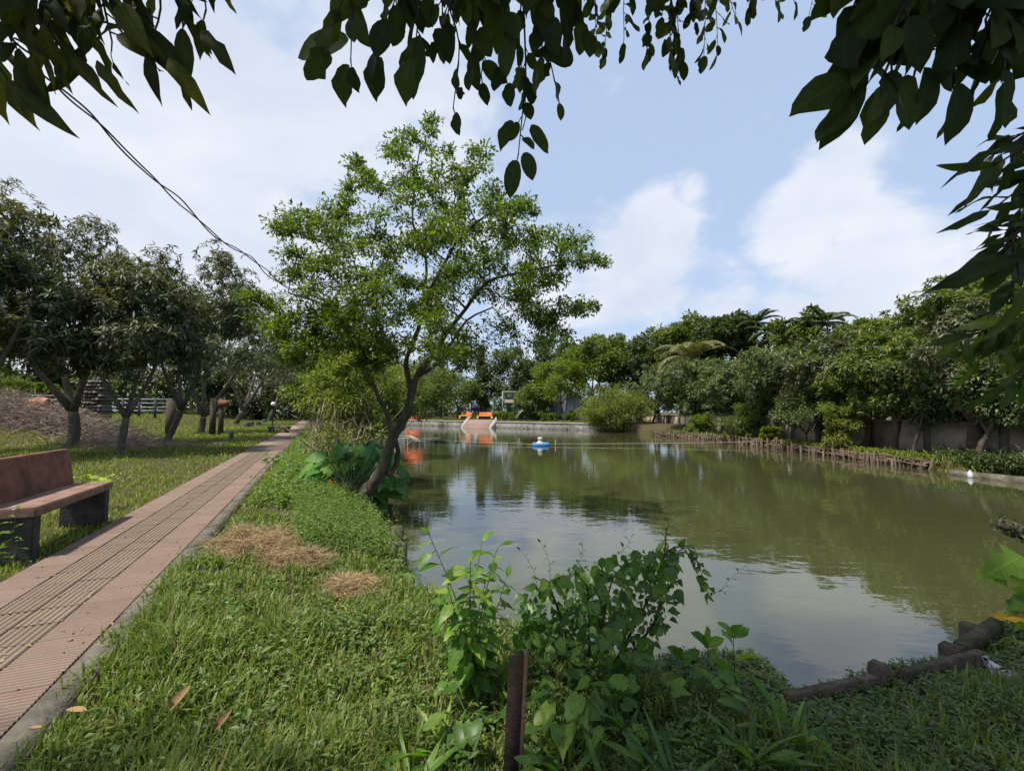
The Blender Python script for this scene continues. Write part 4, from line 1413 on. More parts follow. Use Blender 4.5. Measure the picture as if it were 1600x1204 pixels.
def build_palms():
    def palm(name, label, base, top, nf, fl, droop, leaflet, seed, trunk_r, mat, up=.7):
        rng = np.random.default_rng(seed)
        t = thing(name, label, 'palm tree', base, 'palms behind the compound wall')
        mb = MB()
        b, tp = np.asarray(base, dtype=float), np.asarray(top, dtype=float)
        mb.tube(curve_pts([b - [0, 0, .2], (b + tp) / 2 + [.15, 0, 0], tp], 10), np.linspace(trunk_r * 1.2, trunk_r * .8, 10), 8)
        link('trunk', mb.mesh('trunk', BARK_FAR, True), t)
        for i in range(nf):
            a = 2 * PI * i / nf + rng.uniform(-.25, .25)
            el = rng.uniform(-.1, 1.0) * up + (.25 if i % 2 else 0)
            n = 22
            s = np.linspace(0, 1, n)
            h = np.array([math.cos(a), math.sin(a), 0])
            ang = el - droop * s ** 1.4
            step = fl / n
            pts = tp + np.cumsum(h[None] * (np.cos(ang) * step)[:, None] + np.array([0, 0, 1.0]) * (np.sin(ang) * step)[:, None], 0)
            fm = MB()
            fm.tube(pts, np.linspace(.035, .008, n), 4, cap=False)
            tan = nrm(np.gradient(pts, axis=0))
            side = np.cross(tan, [0, 0, 1.0])
            side = nrm(side)
            kk = 3
            P_ = np.repeat(pts[2:], kk * 2, 0) + np.repeat(tan[2:], kk * 2, 0) * np.tile(np.repeat(np.arange(kk) / kk * step, 2), n - 2)[:, None]
            sg = np.tile([1, -1], kk * (n - 2))[:, None]
            S_ = np.repeat(side[2:], kk * 2, 0) * sg
            T_ = np.repeat(tan[2:], kk * 2, 0)
            lnn = leaflet * np.repeat(np.sin(PI * (.12 + .85 * s[2:])) ** .7, kk * 2) * rng.uniform(.8, 1.1, len(P_))
            Y_ = S_ + T_ * .7 + np.array([0, 0, -.45]) + rng.normal(0, .1, P_.shape)
            v, q, tt_ = scatter(KITE, P_, Y_, np.cross(Y_, T_) + 1e-3, lnn, np.full(len(P_), .09))
            fm.add(v, None, tt_)
            link('frond', fm.mesh('frond', mat), t)
    for (px, py, off, lab, nf, fl, dr, lf, seed, up) in (
            (1082, 566, .5, 'grey green coconut palm with long drooping fronds above the mango trees', 17, 5.0, 1.7, .95, 1, 1.2),
            (1181, 505, 10, 'slender areca palm standing highest on the skyline', 11, 2.5, 1.3, .55, 2, 1.0),
            (1200, 520, 9, 'smaller areca palm just right of the tallest one', 10, 2.2, 1.3, .5, 3, 1.0),
            (1262, 508, 8, 'areca palm poking out of the broad skyline tree', 11, 2.3, 1.2, .5, 4, 1.1),
            (1292, 503, 8, 'second areca palm at the top of the broad skyline tree', 11, 2.3, 1.2, .5, 5, 1.1),
            (1125, 520, 10, 'areca palm rising from the deep green skyline tree', 11, 2.6, 1.2, .5, 7, 1.1),
            (1098, 518, 10, 'areca palm above the coconut palm on the skyline', 10, 2.3, 1.2, .5, 8, 1.1)):
        d = wall_depth(px) + off
        x = (px - 800) / F * d
        palm('palm_tree', lab, (x, d, gz(x, d)), P(px, py, d), nf, fl, dr, lf, seed, .13 if seed == 1 else .08, L_PALM if seed == 1 else L_DARK, up)
    d = 105
    x = (936 - 800) / F * d
    palm('palm_tree', 'small distant palm above the trees right of the lime green tree', (x, d, .3), P(936, 540, d), 11, 3.0, 1.4, .8, 6, .14, L_DARK, 1.0)

def build_left_bank_bushes(D):
    # pale brushy trees along the left bank, behind the leaning tree
    for i, (px, d, cy, rx, ry, kind, label, lf) in enumerate((
            (560, 14.0, 612, 70, 74, ('leaf', L_PALE), 'pale yellowish bushy tree right behind the leaning trunk', .10),
            (515, 18, 615, 46, 62, ('leaf', L_PALE), 'pale brushy tree beside the path behind the taro clump', .13),
            (600, 22, 620, 58, 48, ('leaf', L_MID), 'green tree leaning over the water beyond the forked trunk', .15),
            (660, 34, 610, 48, 32, ('leaf', L_MID), 'waterside tree whose branches hang in front of the far wall', .17),
            (545, 30, 570, 55, 45, ('leaf', L_PALE), 'taller yellow green tree behind the pale brushy bank', .18),
            (486, 36, 610, 32, 38, ('leaf', L_DULL), 'tree closing over the right side of the far path', .2))):
        # keep them on the bank: between path and pond
        x = (px - 800) / F * d
        p = np.array([x, d])
        s = (p - K0) @ NL
        C = P(px, cy, d)
        if s > -1.2: base = p - NL * (s + 1.2) * 0 + 0
        tq = (p - K0) @ U
        sb = min(-.9, max(s, -(2.3)))
        bp = K0 + U * tq + NL * sb
        base = np.array([bp[0], bp[1], gz(bp[0], bp[1])])
        k = d / F
        make_tree('bank_bush', label, base, C, (rx * k, rx * k * .9, ry * k), kind, 800 + i, .06, 82, 190, lf * 1.08, .42, None, .35, 'bushy trees along the left bank', 5, None, BARK_PALE, -.95, .3, fork_h=.5)
    # leaning bare poles and stems
    for (a, b, r, label) in (((498, 706), (541, 645), .05, 'bare mossy pole leaning behind the taro clump'), ((567, 704), (600, 655), .06, 'thick bare stem slanting up left of the leaning trunk'), ((590, 706), (604, 660), .04, 'thin bare stem rising between the slanting stem and leaning trunk')):
        d0 = G(a[0], a[1], -.3)[1]
        d0 = min(max(d0, 10.6), 14)
        A_, B_ = P(a[0], a[1], d0), P(b[0], b[1], d0 + .2)
        A_ = A_ - nrm(B_ - A_) * .25
        g = gz(A_[0], A_[1])
        mb = MB()
        pts = curve_pts([A_, (A_ + B_) / 2 + [.03, 0, .02], B_, B_ + (B_ - A_) * .5], 12)
        mb.tube(pts, np.linspace(r, r * .6, len(pts)), 8, knob=.15, rng=np.random.default_rng(int(a[0])))
        tag(link('slanting_sapling', mb.mesh('slanting_sapling', BARK_PALE, True)), label, 'stem', 'bare leaning stems')

# ------------------------------------------------------------------ built things
CONC = surf('old_concrete', [(.075, .065, .052), (.14, .12, .095), (.20, .175, .14)], 7, 8, .92, .6, 35, .2, dirt=(.05, .06, .03), dscale=3)
BENCHM = surf('red_oxide_concrete', [(.15, .062, .042), (.21, .09, .06), (.27, .125, .085)], 4, 8, .75, .25, 45, .35, dirt=(.08, .045, .033), dscale=2.4, dlo=.46, dhi=.66)
BENCHTOP = surf('worn_red_concrete', [(.15, .085, .06), (.215, .13, .095), (.28, .185, .14)], 5, 8, .8, .25, 45, .3, dirt=(.12, .07, .052), dscale=2.2)
LEGM = surf('dark_leg_concrete', [(.03, .028, .026), (.055, .05, .046), (.085, .078, .07)], 5, 8, .9, .5, 30, .2)  # bench legs, darker than the seat concrete
def build_bench():
    ang = math.atan2(U[1], U[0])
    A_ = G(58, 792, .56)                                    # near front corner of the seat
    Ln = 2.0
    t = thing('concrete_bench', 'red brown concrete bench with a solid backrest beside the path', 'bench', (A_[0], A_[1], gz(A_[0], A_[1])))
    def loc(u, s, z): return np.array([A_[0] + U[0] * u + NL[0] * s, A_[1] + U[1] * u + NL[1] * s, z])
    def slab(name, u0, u1, pr, mat, bev=.012):
        """extrude profile (s,z) along the bench"""
        import bmesh
        bm = bmesh.new()
        a = [bm.verts.new(loc(u0, s, z)) for s, z in pr]
        b = [bm.verts.new(loc(u1, s, z)) for s, z in pr]
        n = len(pr)
        for i in range(n):
            bm.faces.new((a[i], a[(i + 1) % n], b[(i + 1) % n], b[i]))
        bm.faces.new(a[::-1])
        bm.faces.new(b)
        bmesh.ops.recalc_face_normals(bm, faces=bm.faces)
        bmesh.ops.bevel(bm, geom=bm.edges[:], offset=bev, segments=2, affect='EDGES')
        me = bpy.data.meshes.new(name)
        bm.to_mesh(me)
        bm.free()
        me.materials.append(mat)
        return link(name, me, t)
    slab('seat', -.02, Ln, [(0, .455), (.56, .455), (.56, .56), (0, .56)], BENCHTOP)
    slab('backrest', -.02, Ln - .02, [(.44, .52), (.555, .52), (.62, 1.06), (.52, 1.06)], BENCHM)
    for u in (.0, Ln - .2):
        slab('leg', u + .015, u + .17, [(.03, -.2), (.53, -.2), (.53, .452), (.03, .452)], LEGM, .01)

def build_left_far():
    # heap of dry branches
    rng = np.random.default_rng(5)
    n = 17000
    cx = np.array([(40, 662, 1.0), (90, 655, .8), (0, 655, 1.1), (130, 665, .75), (165, 675, .55), (205, 690, .30), (230, 695, .22)])
    ps, yds, lns = [], [], []
    for i in range(n):
        k = rng.choice(len(cx), p=[.22, .2, .2, .18, .1, .06, .04])
        px, py, sc = cx[k]
        d = 27.0 if k < 4 else (24.0 if k == 4 else 20.0)
        b = P(px, 640, d)
        h = 2.0 * sc
        r = rng.normal(0, 1, 2) * np.array([1.7, 1.1]) * (.5 + .5 * sc)
        z = gz(b[0], b[1]) if i < 0 else None
        ps.append([b[0] + r[0], b[1] + r[1], rng.random() ** 1.2 * h * math.exp(-(r[0] / 2.6) ** 2 - (r[1] / 1.8) ** 2)])
        a = rng.random() * 6.28
        yds.append([math.cos(a), math.sin(a), rng.normal(.05, .35)])
        lns.append(rng.uniform(.3, 1.1) * (.5 + .5 * sc))
    ps = np.array(ps)
    ps[:, 2] += ground_z(ps[:, 0], ps[:, 1])
    v, q, tt_ = scatter(KITE, ps, np.array(yds), rng.normal(0, 1, ps.shape), np.array(lns), np.full(n, .02))
    tag(link('brushwood_heap', mesh_np('brushwood_heap', v, [tt_], TWIG)), 'long heap of dry grey brown brushwood behind the first mango trees', 'brushwood', None, 'stuff')
    # rail fence
    rail = surf('rail_grey', [(.30, .32, .32), (.42, .45, .46)], 3, 4, .6, 0)
    for (x0, x1, ytop, d, label) in ((-40, 106, 617, 44.0, 'pale grey metal rail fence left of the stone pillar'), (166, 268, 623, 46.0, 'pale grey metal rail fence right of the stone pillar')):
        a, b = P(x0, ytop, d), P(x1, ytop, d + 1.5)
        g0 = gz((a[0] + b[0]) / 2, (a[1] + b[1]) / 2)
        t = thing('rail_fence', label, 'fence', (a[0], a[1], g0), 'rail fences beyond the brushwood')
        topz = a[2]
        for zz in (topz, topz - .42, topz - .84, topz - 1.2):
            mb = MB()
            mb.tube([[a[0], a[1], zz], [b[0], b[1], zz]], .055, 6)
            link('rail', mb.mesh('rail', rail), t)
        npst = 5
        for i in range(npst):
            p = a + (b - a) * i / (npst - 1)
            mb = MB()
            mb.box((p[0], p[1], (topz + .12 + g0 - .3) / 2), (.16, .16, topz + .12 - g0 + .3))
            link('post', mb.mesh('post', surf('dark_post', [(.03, .03, .035), (.06, .06, .065)], 4)), t)
    # stacked stone pillar
    d = 38.0
    c = P(152, 640, d)
    g = gz(c[0], c[1])
    stone = surf('grey_stone', [(.06, .054, .048), (.11, .10, .09), (.16, .145, .13)], 5, 6, .95, .5, 20, .1, objrand=.5)
    t = thing('stone_pillar', 'broad pillar of stacked grey stones between the rail fences', 'pillar', (c[0], c[1], g))
    rng2 = random.Random(9)
    hz = P(152, 594, d)[2] - g
    rows = 11
    mb = MB()
    mb.box((0, 0, 0), (1, 1, 1), 0, .88)
    me = mb.mesh('stone', stone)
    for r in range(rows):
        w = 1.75 - .2 * r / rows + rng2.uniform(-.1, .1)
        nst = 4
        xs = np.cumsum([0] + [rng2.uniform(.6, 1.4) for _ in range(nst)])
        xs = xs / xs[-1] * w - w / 2
        for i in range(nst):
            link('stone', me, t, Matrix.Translation((c[0] + (xs[i] + xs[i + 1]) / 2, c[1] + rng2.uniform(-.06, .06), g + (r + .45) * hz / rows)) @ Matrix.Rotation(rng2.uniform(-.1, .1), 4, 'Z') @ Matrix.Diagonal((xs[i + 1] - xs[i] - .04, 1.1, hz / rows * .92, 1)))
    # round clipped shrubs on the rise
    for i, (px, py, rp, d, label) in enumerate(((8, 608, 26, 40, 'large rounded green bush at the left picture edge'), (64, 609, 9.5, 52, 'small clipped round bush left of its twin'), (81, 609, 8, 52, 'small clipped round bush right of its twin, behind the mango trunk'), (42, 605, 9, 55, 'small clipped bush half hidden behind the large rounded bush'))):
        x = (px - 800) / F * d
        k = d / F
        make_tree('round_bush', label, (x, d, gz(x, d)), P(px, py, d), (rp * k, rp * k, rp * k), ('leaf', L_LIME if i else L_MID), 900 + i, .06, 36, 110, .2, .5, None, -.1, 'rounded bushes beyond the brushwood', 3, None, BARK_FAR, -.95, .6, 'bush')
    # terracotta jar lying by the brushwood, and a garden lamp post behind it
    ter = surf('terracotta', [(.32, .12, .06), (.45, .19, .10)], 4, 5, .8)
    d = 36.0
    c = P(62, 637, d)
    g = gz(c[0], c[1])
    mb = MB()
    prof = [(.02, -.95), (.55, -.9), (.85, -.4), (.9, .1), (.7, .55), (.42, .72), (.45, .85), (.4, .86)]
    mb.lathe(prof, (0, 0, 0), 18)
    o = link('clay_pot', mb.mesh('clay_pot', ter, True), None, Matrix.Translation((c[0], c[1], c[2])) @ Matrix.Rotation(1.2, 4, 'Y'))
    tag(o, 'orange terracotta pot lying on the brushwood heap', 'pot')
    globe = surf('lamp_globe', [(.75, .73, .66), (.85, .83, .78)], 2, 2, .35)
    gl2 = surf('lamp_globe_yellow', [(.62, .50, .24), (.72, .6, .3)], 2, 2, .35)
    dk = surf('dark_metal', [(.025, .025, .027), (.05, .05, .05)], 6, 3, .6)
    def lamp(px, py, d, rp, mat, label):
        c = P(px, py, d)
        g = gz(c[0], c[1])
        t = thing('garden_lamp', label, 'lamp', (c[0], c[1], g), 'globe lamps')
        r = rp * d / F
        mb = MB()
        mb.lathe([(.10, g - .1 - c[2]), (.10, g + .15 - c[2]), (.05, g + .2 - c[2]), (.045, -r * 1.1), (.11, -r * 1.0), (.11, -r * .8)], c, 10)
        link('post', mb.mesh('post', dk, True), t)
        mb = MB()
        a = np.linspace(-PI / 2 + .05, PI / 2 - .001, 10)
        mb.lathe(np.stack([r * np.cos(a), r * np.sin(a)], -1), c, 14)
        link('globe', mb.mesh('globe', mat, True), t)
    lamp(427, 631, 34, 3.4, globe, 'white globe lamp beside the far end of the path')
    lamp(96, 621, 33, 4.0, gl2, 'yellowish globe lamp just left of the first mango trunk')
    # short black posts beside the path
    for (px, py, h, label) in ((361, 686, 16, 'short black post nearest the camera, alone in the lawn'), (386, 668, 11, 'short black post, left one of the close pair'), (392.5, 666, 10, 'short black post, right one of the close pair'), (404, 664, 7.5, 'third short black post along the path'), (413.5, 660, 7, 'farthest short black post along the path')):
        b = G(px, py, -.05)
        k = b[1] / F
        g = gz(b[0], b[1])
        mb = MB()
        hh = max(.22, h * k * .75)
        mb.lathe([(.001, hh), (.10 * b[1] / 26, hh), (.125 * b[1] / 26, hh - .05), (.115 * b[1] / 26, -.1)], (b[0], b[1], g), 10)
        tag(link('short_post', mb.mesh('short_post', dk, True)), label, 'post', 'short black posts beside the path')
    # flat stone in the lawn
    b = G(343, 693, -.03)
    mb = MB()
    mb.box((b[0], b[1], gz(b[0], b[1]) + .04), (.75, .55, .16), .4, .85)
    tag(link('flat_stone', mb.mesh('flat_stone', CONC)), 'flat grey stone lying in the lawn near the black post', 'stone')
    # old posts standing among the mangoes: one carries a board
    post = surf('weathered_post', [(.05, .042, .034), (.10, .085, .068)], 6, 6, .9, .4, 30, .1, (1, 1, .3))
    bd = surf('brown_board', [(.14, .055, .035), (.19, .08, .05)], 5, 4, .7)
    for i, (px, py, top, wp, label) in enumerate(((333, 668, 622, 7, 'weathered thick post left of the signboard post'), (346, 664, 622, 6, 'weathered post carrying a small brown board'), (267, 668, 625, 10, 'square grey stone post behind the bent mango trunk'))):
        d = 32.0
        b = P(px, 640, d)
        g = gz(b[0], b[1])
        topz = P(px, top, d)[2]
        t = thing('wooden_post', label, 'post', (b[0], b[1], g), 'weathered posts among the mango trees')
        mb = MB()
        w = wp * d / F
        mb.box((b[0], b[1], (g - .2 + topz) / 2), (w, w, topz - g + .2), .2, .9)
        link('shaft', mb.mesh('shaft', post), t)
        if i == 1:
            mb = MB()
            mb.box((b[0] + .25, b[1] - w / 2 - .04, topz - .35), (.85, .05, .42), 0)
            link('board', mb.mesh('board', bd), t)
    # distant bench by the lamp
    d = 34.5
    b = P(437, 648, d)
    g = gz(b[0], b[1])
    t = thing('stone_bench', 'low dark stone bench beside the white globe lamp', 'bench', (b[0], b[1], g))
    mb = MB()
    mb.box((b[0], b[1], g + .46), (1.6, .5, .12))
    link('seat', mb.mesh('seat', CONC), t)
    for sx in (-.6, .6):
        mb = MB()
        mb.box((b[0] + sx, b[1], g + .19), (.22, .42, .415))
        link('leg', mb.mesh('leg', LEGM), t)

def build_wire(D):
    blk = surf('wire_black', [(.012, .012, .016), (.03, .03, .035)], 20, 3, .5)
    ctrl = [P(20, 60, 3.2), P(75, 115, 3.5), P(140, 180, 3.9), P(200, 240, 4.5), P(260, 296, 5.2), P(315, 348, 6.0), P(365, 388, 6.9), P(405, 412, 7.7), P(443, 447, 8.6), P(500, 474, 8.6)]
    base = curve_pts(ctrl, 150)
    t = thing('cable', 'twisted black cable running from the top left leaves to the leaning tree', 'cable', ctrl[0])
    n = len(base)
    ph = np.linspace(0, 30, n) + np.sin(np.linspace(0, 9, n)) * 1.5
    amp = (.016 + .02 * np.clip(np.sin(np.linspace(0, 17, n)), 0, 1) ** 2)[:, None]
    wob_ = np.stack([np.sin(np.linspace(0, 37, n)) * .010, np.zeros(n), np.sin(np.linspace(0, 29, n)) * .018], -1)
    for k in (0, 1):
        off = np.stack([np.cos(ph + k * PI), np.sin(ph * .9 + k * PI) * .3, np.sin(ph + k * PI)], -1) * amp
        mb = MB()
        mb.tube(base + wob_ + off, .0085, 6)
        link('strand', mb.mesh('strand', blk, True), t)
    for i in (int(n * .62), int(n * .72)):
        mb = MB()
        p = base[i] + wob_[i]
        mb.tube([p, p + [-.06, 0, -.03], p + [-.08, 0, -.08]], .006, 5)
        link('wire_end', mb.mesh('wire_end', blk, True), t)

def build_wall():
    pl = surf('wall_plaster', [(.27, .22, .165), (.36, .30, .23), (.43, .365, .285)], .9, 8, .95, .2, 12, .1, (1, 1, .35), dirt=(.15, .135, .10), dscale=1.1)
    pil = surf('wall_pillar', [(.085, .075, .065), (.14, .125, .105)], 2, 6, .95)
    a, b = WALL_A.copy(), WALL_B.copy()
    d2 = nrm((b - a)[:2])
    a2 = a[:2] - d2 * 8
    L_ = np.linalg.norm(b[:2] - a2)
    t = thing('compound_wall', 'long pale plastered compound wall with dark pillars behind the right bank', 'wall', (a2[0], a2[1], -.3))
    n = int(L_ / 3.0)
    hgt = 1.42
    rng = random.Random(2)
    ang = math.atan2(d2[1], d2[0])
    for i in range(n):
        c = a2 + d2 * (i + .5) * L_ / n
        mb = MB()
        mb.box((c[0], c[1], -.6 + (hgt + .3) / 2), (L_ / n - .26, .14, hgt + .3), ang)
        link('panel', mb.mesh('panel', pl), t)
        c = a2 + d2 * i * L_ / n
        mb = MB()
        mb.box((c[0], c[1], -.6 + (hgt + .42) / 2), (.28, .26, hgt + .42), ang)
        link('pillar', mb.mesh('pillar', pil), t)
    mb = MB()
    mid = (a2 + b[:2]) / 2
    mb.box((mid[0], mid[1], -.3 + hgt + .036), (L_, .2, .066), ang)
    link('coping', mb.mesh('coping', pl), t)
    # low concrete edge of the bank at the right, with a plastic jug on it
    A0, B0 = G(1620, 757, WZ), G(1488, 741, WZ)
    dd = nrm((B0 - A0)[:2])
    t = thing('bank_edging', 'low concrete edging of the right bank between the stakes and picture edge', 'edging', (A0[0], A0[1], WZ))
    LL = np.linalg.norm((B0 - A0)[:2]) + 1.5
    nn = 4
    for i in range(nn):
        c = A0[:2] - dd * 1.5 + dd * (i + .5) * LL / nn
        mb = MB()
        mb.box((c[0], c[1], WZ + .02), (LL / nn - .05, .22, .42 - .04 * i), math.atan2(dd[1], dd[0]) + .02 * i)
        link('block', mb.mesh('block', CONC), t)
    c = G(1524, 745, WZ)
    mb = MB()
    jugm = surf('milky_plastic', [(.40, .43, .45), (.52, .55, .57)], 4, 3, .4)
    mb.lathe([(.001, -.12), (.07, -.12), (.08, -.06), (.075, .06), (.04, .11), (.03, .15), (.033, .155), (.001, .157)], (c[0] - .28, c[1] - .1, WZ + .1), 12)
    tag(link('plastic_jug', mb.mesh('plastic_jug', jugm, True)), 'small whitish plastic jug hanging at the right bank edging', 'jug')

def build_stakes():
    wood = surf('stake_wood', [(.06, .043, .032), (.11, .083, .062), (.17, .132, .10)], 5, 5, .9, .3, 30, .1, (1, 1, .3), objrand=.55)
    earth = surf('red_earth', [(.09, .06, .042), (.145, .095, .068)], 3, 7, .95, .4, 12, .05)
    rng = np.random.default_rng(31)
    mb = MB()
    mb.tube([[0, 0, 0], [.01, 0, .5], [-.005, .01, 1.0]], [.042, .038, .03], 7)
    me = mb.mesh('stake', wood, True)
    rl = MB()
    rl.tube([[0, 0, 0], [.33, .02, .01], [.66, -.01, -.01], [1, 0, 0]], [.036, .034, .034, .03], 6)
    rme = rl.mesh('rail', wood, True)
    def fence(pxs, label, hpx, rail_rows=1):
        pts = []
        for px in pxs:
            py = np.interp(px, [1015, 1160, 1300, 1440, 1500], [679, 695, 714, 733, 742])
            pts.append(G(px + rng.uniform(-1.5, 1.5), py, WZ))
        t = thing('stake_fence', label, 'fence', (pts[0][0], pts[0][1], WZ), 'wooden stake fences holding the right bank')
        for p in pts:
            h = hpx * p[1] / F * rng.uniform(.45, 1.05)
            w = rng.uniform(.8, 1.5)
            m = Matrix.Translation((p[0] + rng.uniform(-.08, .12), p[1], WZ - .5)) @ Matrix.Rotation(rng.uniform(0, 6), 4, 'Z') @ Matrix.Rotation(rng.normal(0, .11), 4, 'X') @ Matrix.Diagonal((w, w, h + .5, 1))
            link('stake', me, t, m)
        for r in range(rail_rows):
            for i in range(0, len(pts) - 2, 3):
                a, b = pts[i], pts[min(i + 4, len(pts) - 1)]
                z = WZ + hpx * a[1] / F * (.62 - .34 * r) + rng.uniform(-.04, .04)
                d = b - a
                l = np.linalg.norm(d)
                ang = math.atan2(d[1], d[0])
                link('rail', rme, t, Matrix.Translation((a[0] + .07, a[1], z)) @ Matrix.Rotation(ang, 4, 'Z') @ Matrix.Rotation(rng.normal(0, .03), 4, 'Y') @ Matrix.Diagonal((l, 1.2, 1.2, 1)))
        # earth bank showing between the stakes
    fence(np.linspace(1017, 1064, 19), 'far row of thin stakes, close to the willowy bush', 13)
    fence(np.linspace(1068, 1134, 25), 'row of thin stakes below the small bright shrub', 14)
    fence(np.linspace(1140, 1197, 21), 'row of taller stakes on both sides of the round green bush', 18)
    fence(np.linspace(1199, 1234, 13), 'short row of crowded stakes right of the round green bush', 20, 2)
    fence(np.linspace(1237, 1348, 27), 'row of stakes with rails under the feathery lime tree', 18, 2)
    fence(np.linspace(1350, 1446, 17), 'nearest row of stout stakes with rails by the concrete edging', 20, 2)
    # stone footing strip of red earth behind the stakes
    mb = MB()
    ptsA = [G(px, py, WZ)[:2] + np.array([.16, .05]) for px, py in ((1015, 679), (1160, 695), (1300, 714), (1440, 733))]
    for a, b in zip(ptsA[:-1], ptsA[1:]):
        d = nrm(b - a)
        nn = np.array([-d[1], d[0]])
        if nn[0] < 0: nn = -nn
        segs = 12
        pa = [a + (b - a) * k / segs for k in range(segs + 1)]
        V, Q = [], []
        for p in pa:
            hz_ = WZ + .30 + rng.uniform(-.1, .06)
            V += [(p[0], p[1], WZ - .4), (p[0] + nn[0] * .06, p[1] + nn[1] * .06, hz_), (p[0] + nn[0] * .7, p[1] + nn[1] * .7, hz_ + .08)]
        for k in range(segs):
            for j in range(2):
                Q.append((k * 3 + j, k * 3 + 3 + j, k * 3 + 4 + j, k * 3 + 1 + j))
        mb.add(V, Q)
    o = link('earth_bank', mb.mesh('earth_bank', earth, True))
    tag(o, 'strip of bare reddish earth behind the stakes of the right bank', None, None, 'structure')

def build_far_bank():
    st = surf('embankment_stone', [(.10, .095, .09), (.20, .19, .18), (.30, .29, .275)], 3.5, 8, .95, .5, 8, .1, dirt=(.07, .075, .045), dscale=.6)
    cop = surf('embankment_coping', [(.22, .215, .205), (.33, .325, .31)], 2, 6, .9)
    a, b = fb[0] + (fb[0] - fb[2]) * .12, fb[2] + (fb[2] - fb[0]) * .5
    t = thing('embankment_wall', 'low grey stone embankment wall along the far side of the pond', 'wall', (a[0], a[1], WZ))
    d = nrm(b - a)
    L_ = np.linalg.norm(b - a)
    ang = math.atan2(d[1], d[0])
    fx = G(747, 667.5, WZ)[:2]
    tpos = (fx - a) @ d
    for (s0, s1) in ((0, tpos - 3.0), (tpos + 3.0, L_)):
        n = max(1, int((s1 - s0) / 5))
        for i in range(n):
            c = a + d * (s0 + (i + .5) * (s1 - s0) / n)
            mb = MB()
            # battered face
            l = (s1 - s0) / n - .01
            mb.box((c[0] + FAR_N[0] * .55, c[1] + FAR_N[1] * .55, WZ + .1), (l, 1.25, 1.3), ang, 1.0)
            link('stone_face', mb.mesh('stone_face', st), t)
            mb = MB()
            mb.box((c[0] + FAR_N[0] * .52, c[1] + FAR_N[1] * .52, WZ + .825), (l, 1.3, .14), ang)
            link('coping', mb.mesh('coping', cop), t)
    # ghat steps
    stepm = surf('brick_steps', [(.15, .10, .085), (.23, .165, .14), (.29, .22, .19)], 5, 6, .9, .2, 30, .1, objrand=.4)
    wht = surf('white_wash', [(.34, .33, .31), (.48, .47, .45)], 5, 5, .85)
    t = thing('pond_steps', 'flight of brown steps with white side walls leading down to the far water', 'steps', (fx[0], fx[1], WZ))
    nst = 7
    for i in range(nst):
        c = fx - FAR_N * (.55 - i * .2)
        z1 = WZ - .02 + (i + 1) * .165
        mb = MB()
        mb.box((c[0] + FAR_N[0] * .3, c[1] + FAR_N[1] * .3, (z1 + WZ - .5) / 2), (5.4, .6 + .003 * i, z1 - WZ + .5), ang)
        link('step', mb.mesh('step', stepm), t)
    for s in (-2.85, 2.85):
        c0 = fx + d * s - FAR_N * .6
        c1 = fx + d * s + FAR_N * .75
        w = d * .10
        z0, z1 = WZ - .1, WZ + 1.3
        v = []
        for zlow, lift in ((True, 0), (False, .22)):
            for (c, sg) in ((c0, -1), (c1, -1), (c1, 1), (c0, 1)):
                p = c + w * sg
                zz = (z0 if c is c0 else z1) + lift if not zlow else WZ - .6
                v.append((p[0], p[1], zz))
        mb = MB()
        mb.hexa(v)
        link('side_wall', mb.mesh('side_wall', wht), t)
    # orange and yellow seats above the steps
    org = surf('orange_paint', [(.42, .075, .025), (.55, .11, .04)], 3, 4, .6)
    yelm = surf('yellow_paint', [(.58, .33, .05), (.66, .40, .08)], 3, 4, .6)
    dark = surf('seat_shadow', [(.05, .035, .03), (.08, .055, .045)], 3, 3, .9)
    tz = WZ + 1.18
    for (px0, px1, label) in ((718, 734.5, 'orange and yellow masonry seat on the left of the pond steps'), (746, 770, 'orange and yellow masonry seat on the right of the pond steps')):
        dd_ = FARD(742) + 1.0
        a_, b_ = P(px0, 650, FARD(px0) + 1.9)[:2], P(px1, 650, FARD(px1) + 1.9)[:2]
        c = (a_ + b_) / 2
        w = np.linalg.norm(b_ - a_)
        an = math.atan2((b_ - a_)[1], (b_ - a_)[0])
        f = nrm(b_ - a_)
        nb = np.array([-f[1], f[0]])
        t = thing('painted_seat', label, 'seat', (c[0], c[1], tz), 'painted seats above the pond steps')
        def bx(name, off, z0, z1, ww, dp, mat, du=0):
            mb = MB()
            p = c + nb * off + f * du
            mb.box((p[0], p[1], (z0 + z1) / 2), (ww, dp, z1 - z0), an)
            link(name, mb.mesh(name, mat), t)
        bx('back', .45, tz - .1, tz + 1.05, w, .16, org)
        bx('seat', .1, tz + .42, tz + .56, w - .05, .55, yelm)
        bx('panel', .12, tz - .1, tz + .415, w - .5, .3, dark)  # dark box standing in for the shade under the seat
        for s in (-1, 1):
            bx('support', .1, tz - .1, tz + .415, .25, .5, yelm, s * (w / 2 - .15))
    # white pole and dark board between the seats
    dpp = FARD(733) + 3.0
    c = P(734.5, 640, dpp)
    mb = MB()
    g = gz(c[0], c[1])
    mb.tube([[c[0], c[1], g - .1], [c[0], c[1], P(734.5, 630, dpp)[2]]], .06, 8)
    tag(link('white_pole', mb.mesh('white_pole', wht, True)), 'thin white pole rising between the orange seats', 'pole')
    c = P(740, 637, dpp + 1)
    g = gz(c[0], c[1])
    t = thing('notice_board', 'dark blue board on two legs behind the orange seats', 'board', (c[0], c[1], g))
    navy = surf('navy_board', [(.02, .028, .06), (.035, .045, .09)], 3, 3, .5)
    mb = MB()
    mb.box((c[0], c[1], c[2]), (1.6, .06, .95))
    link('panel', mb.mesh('panel', navy), t)
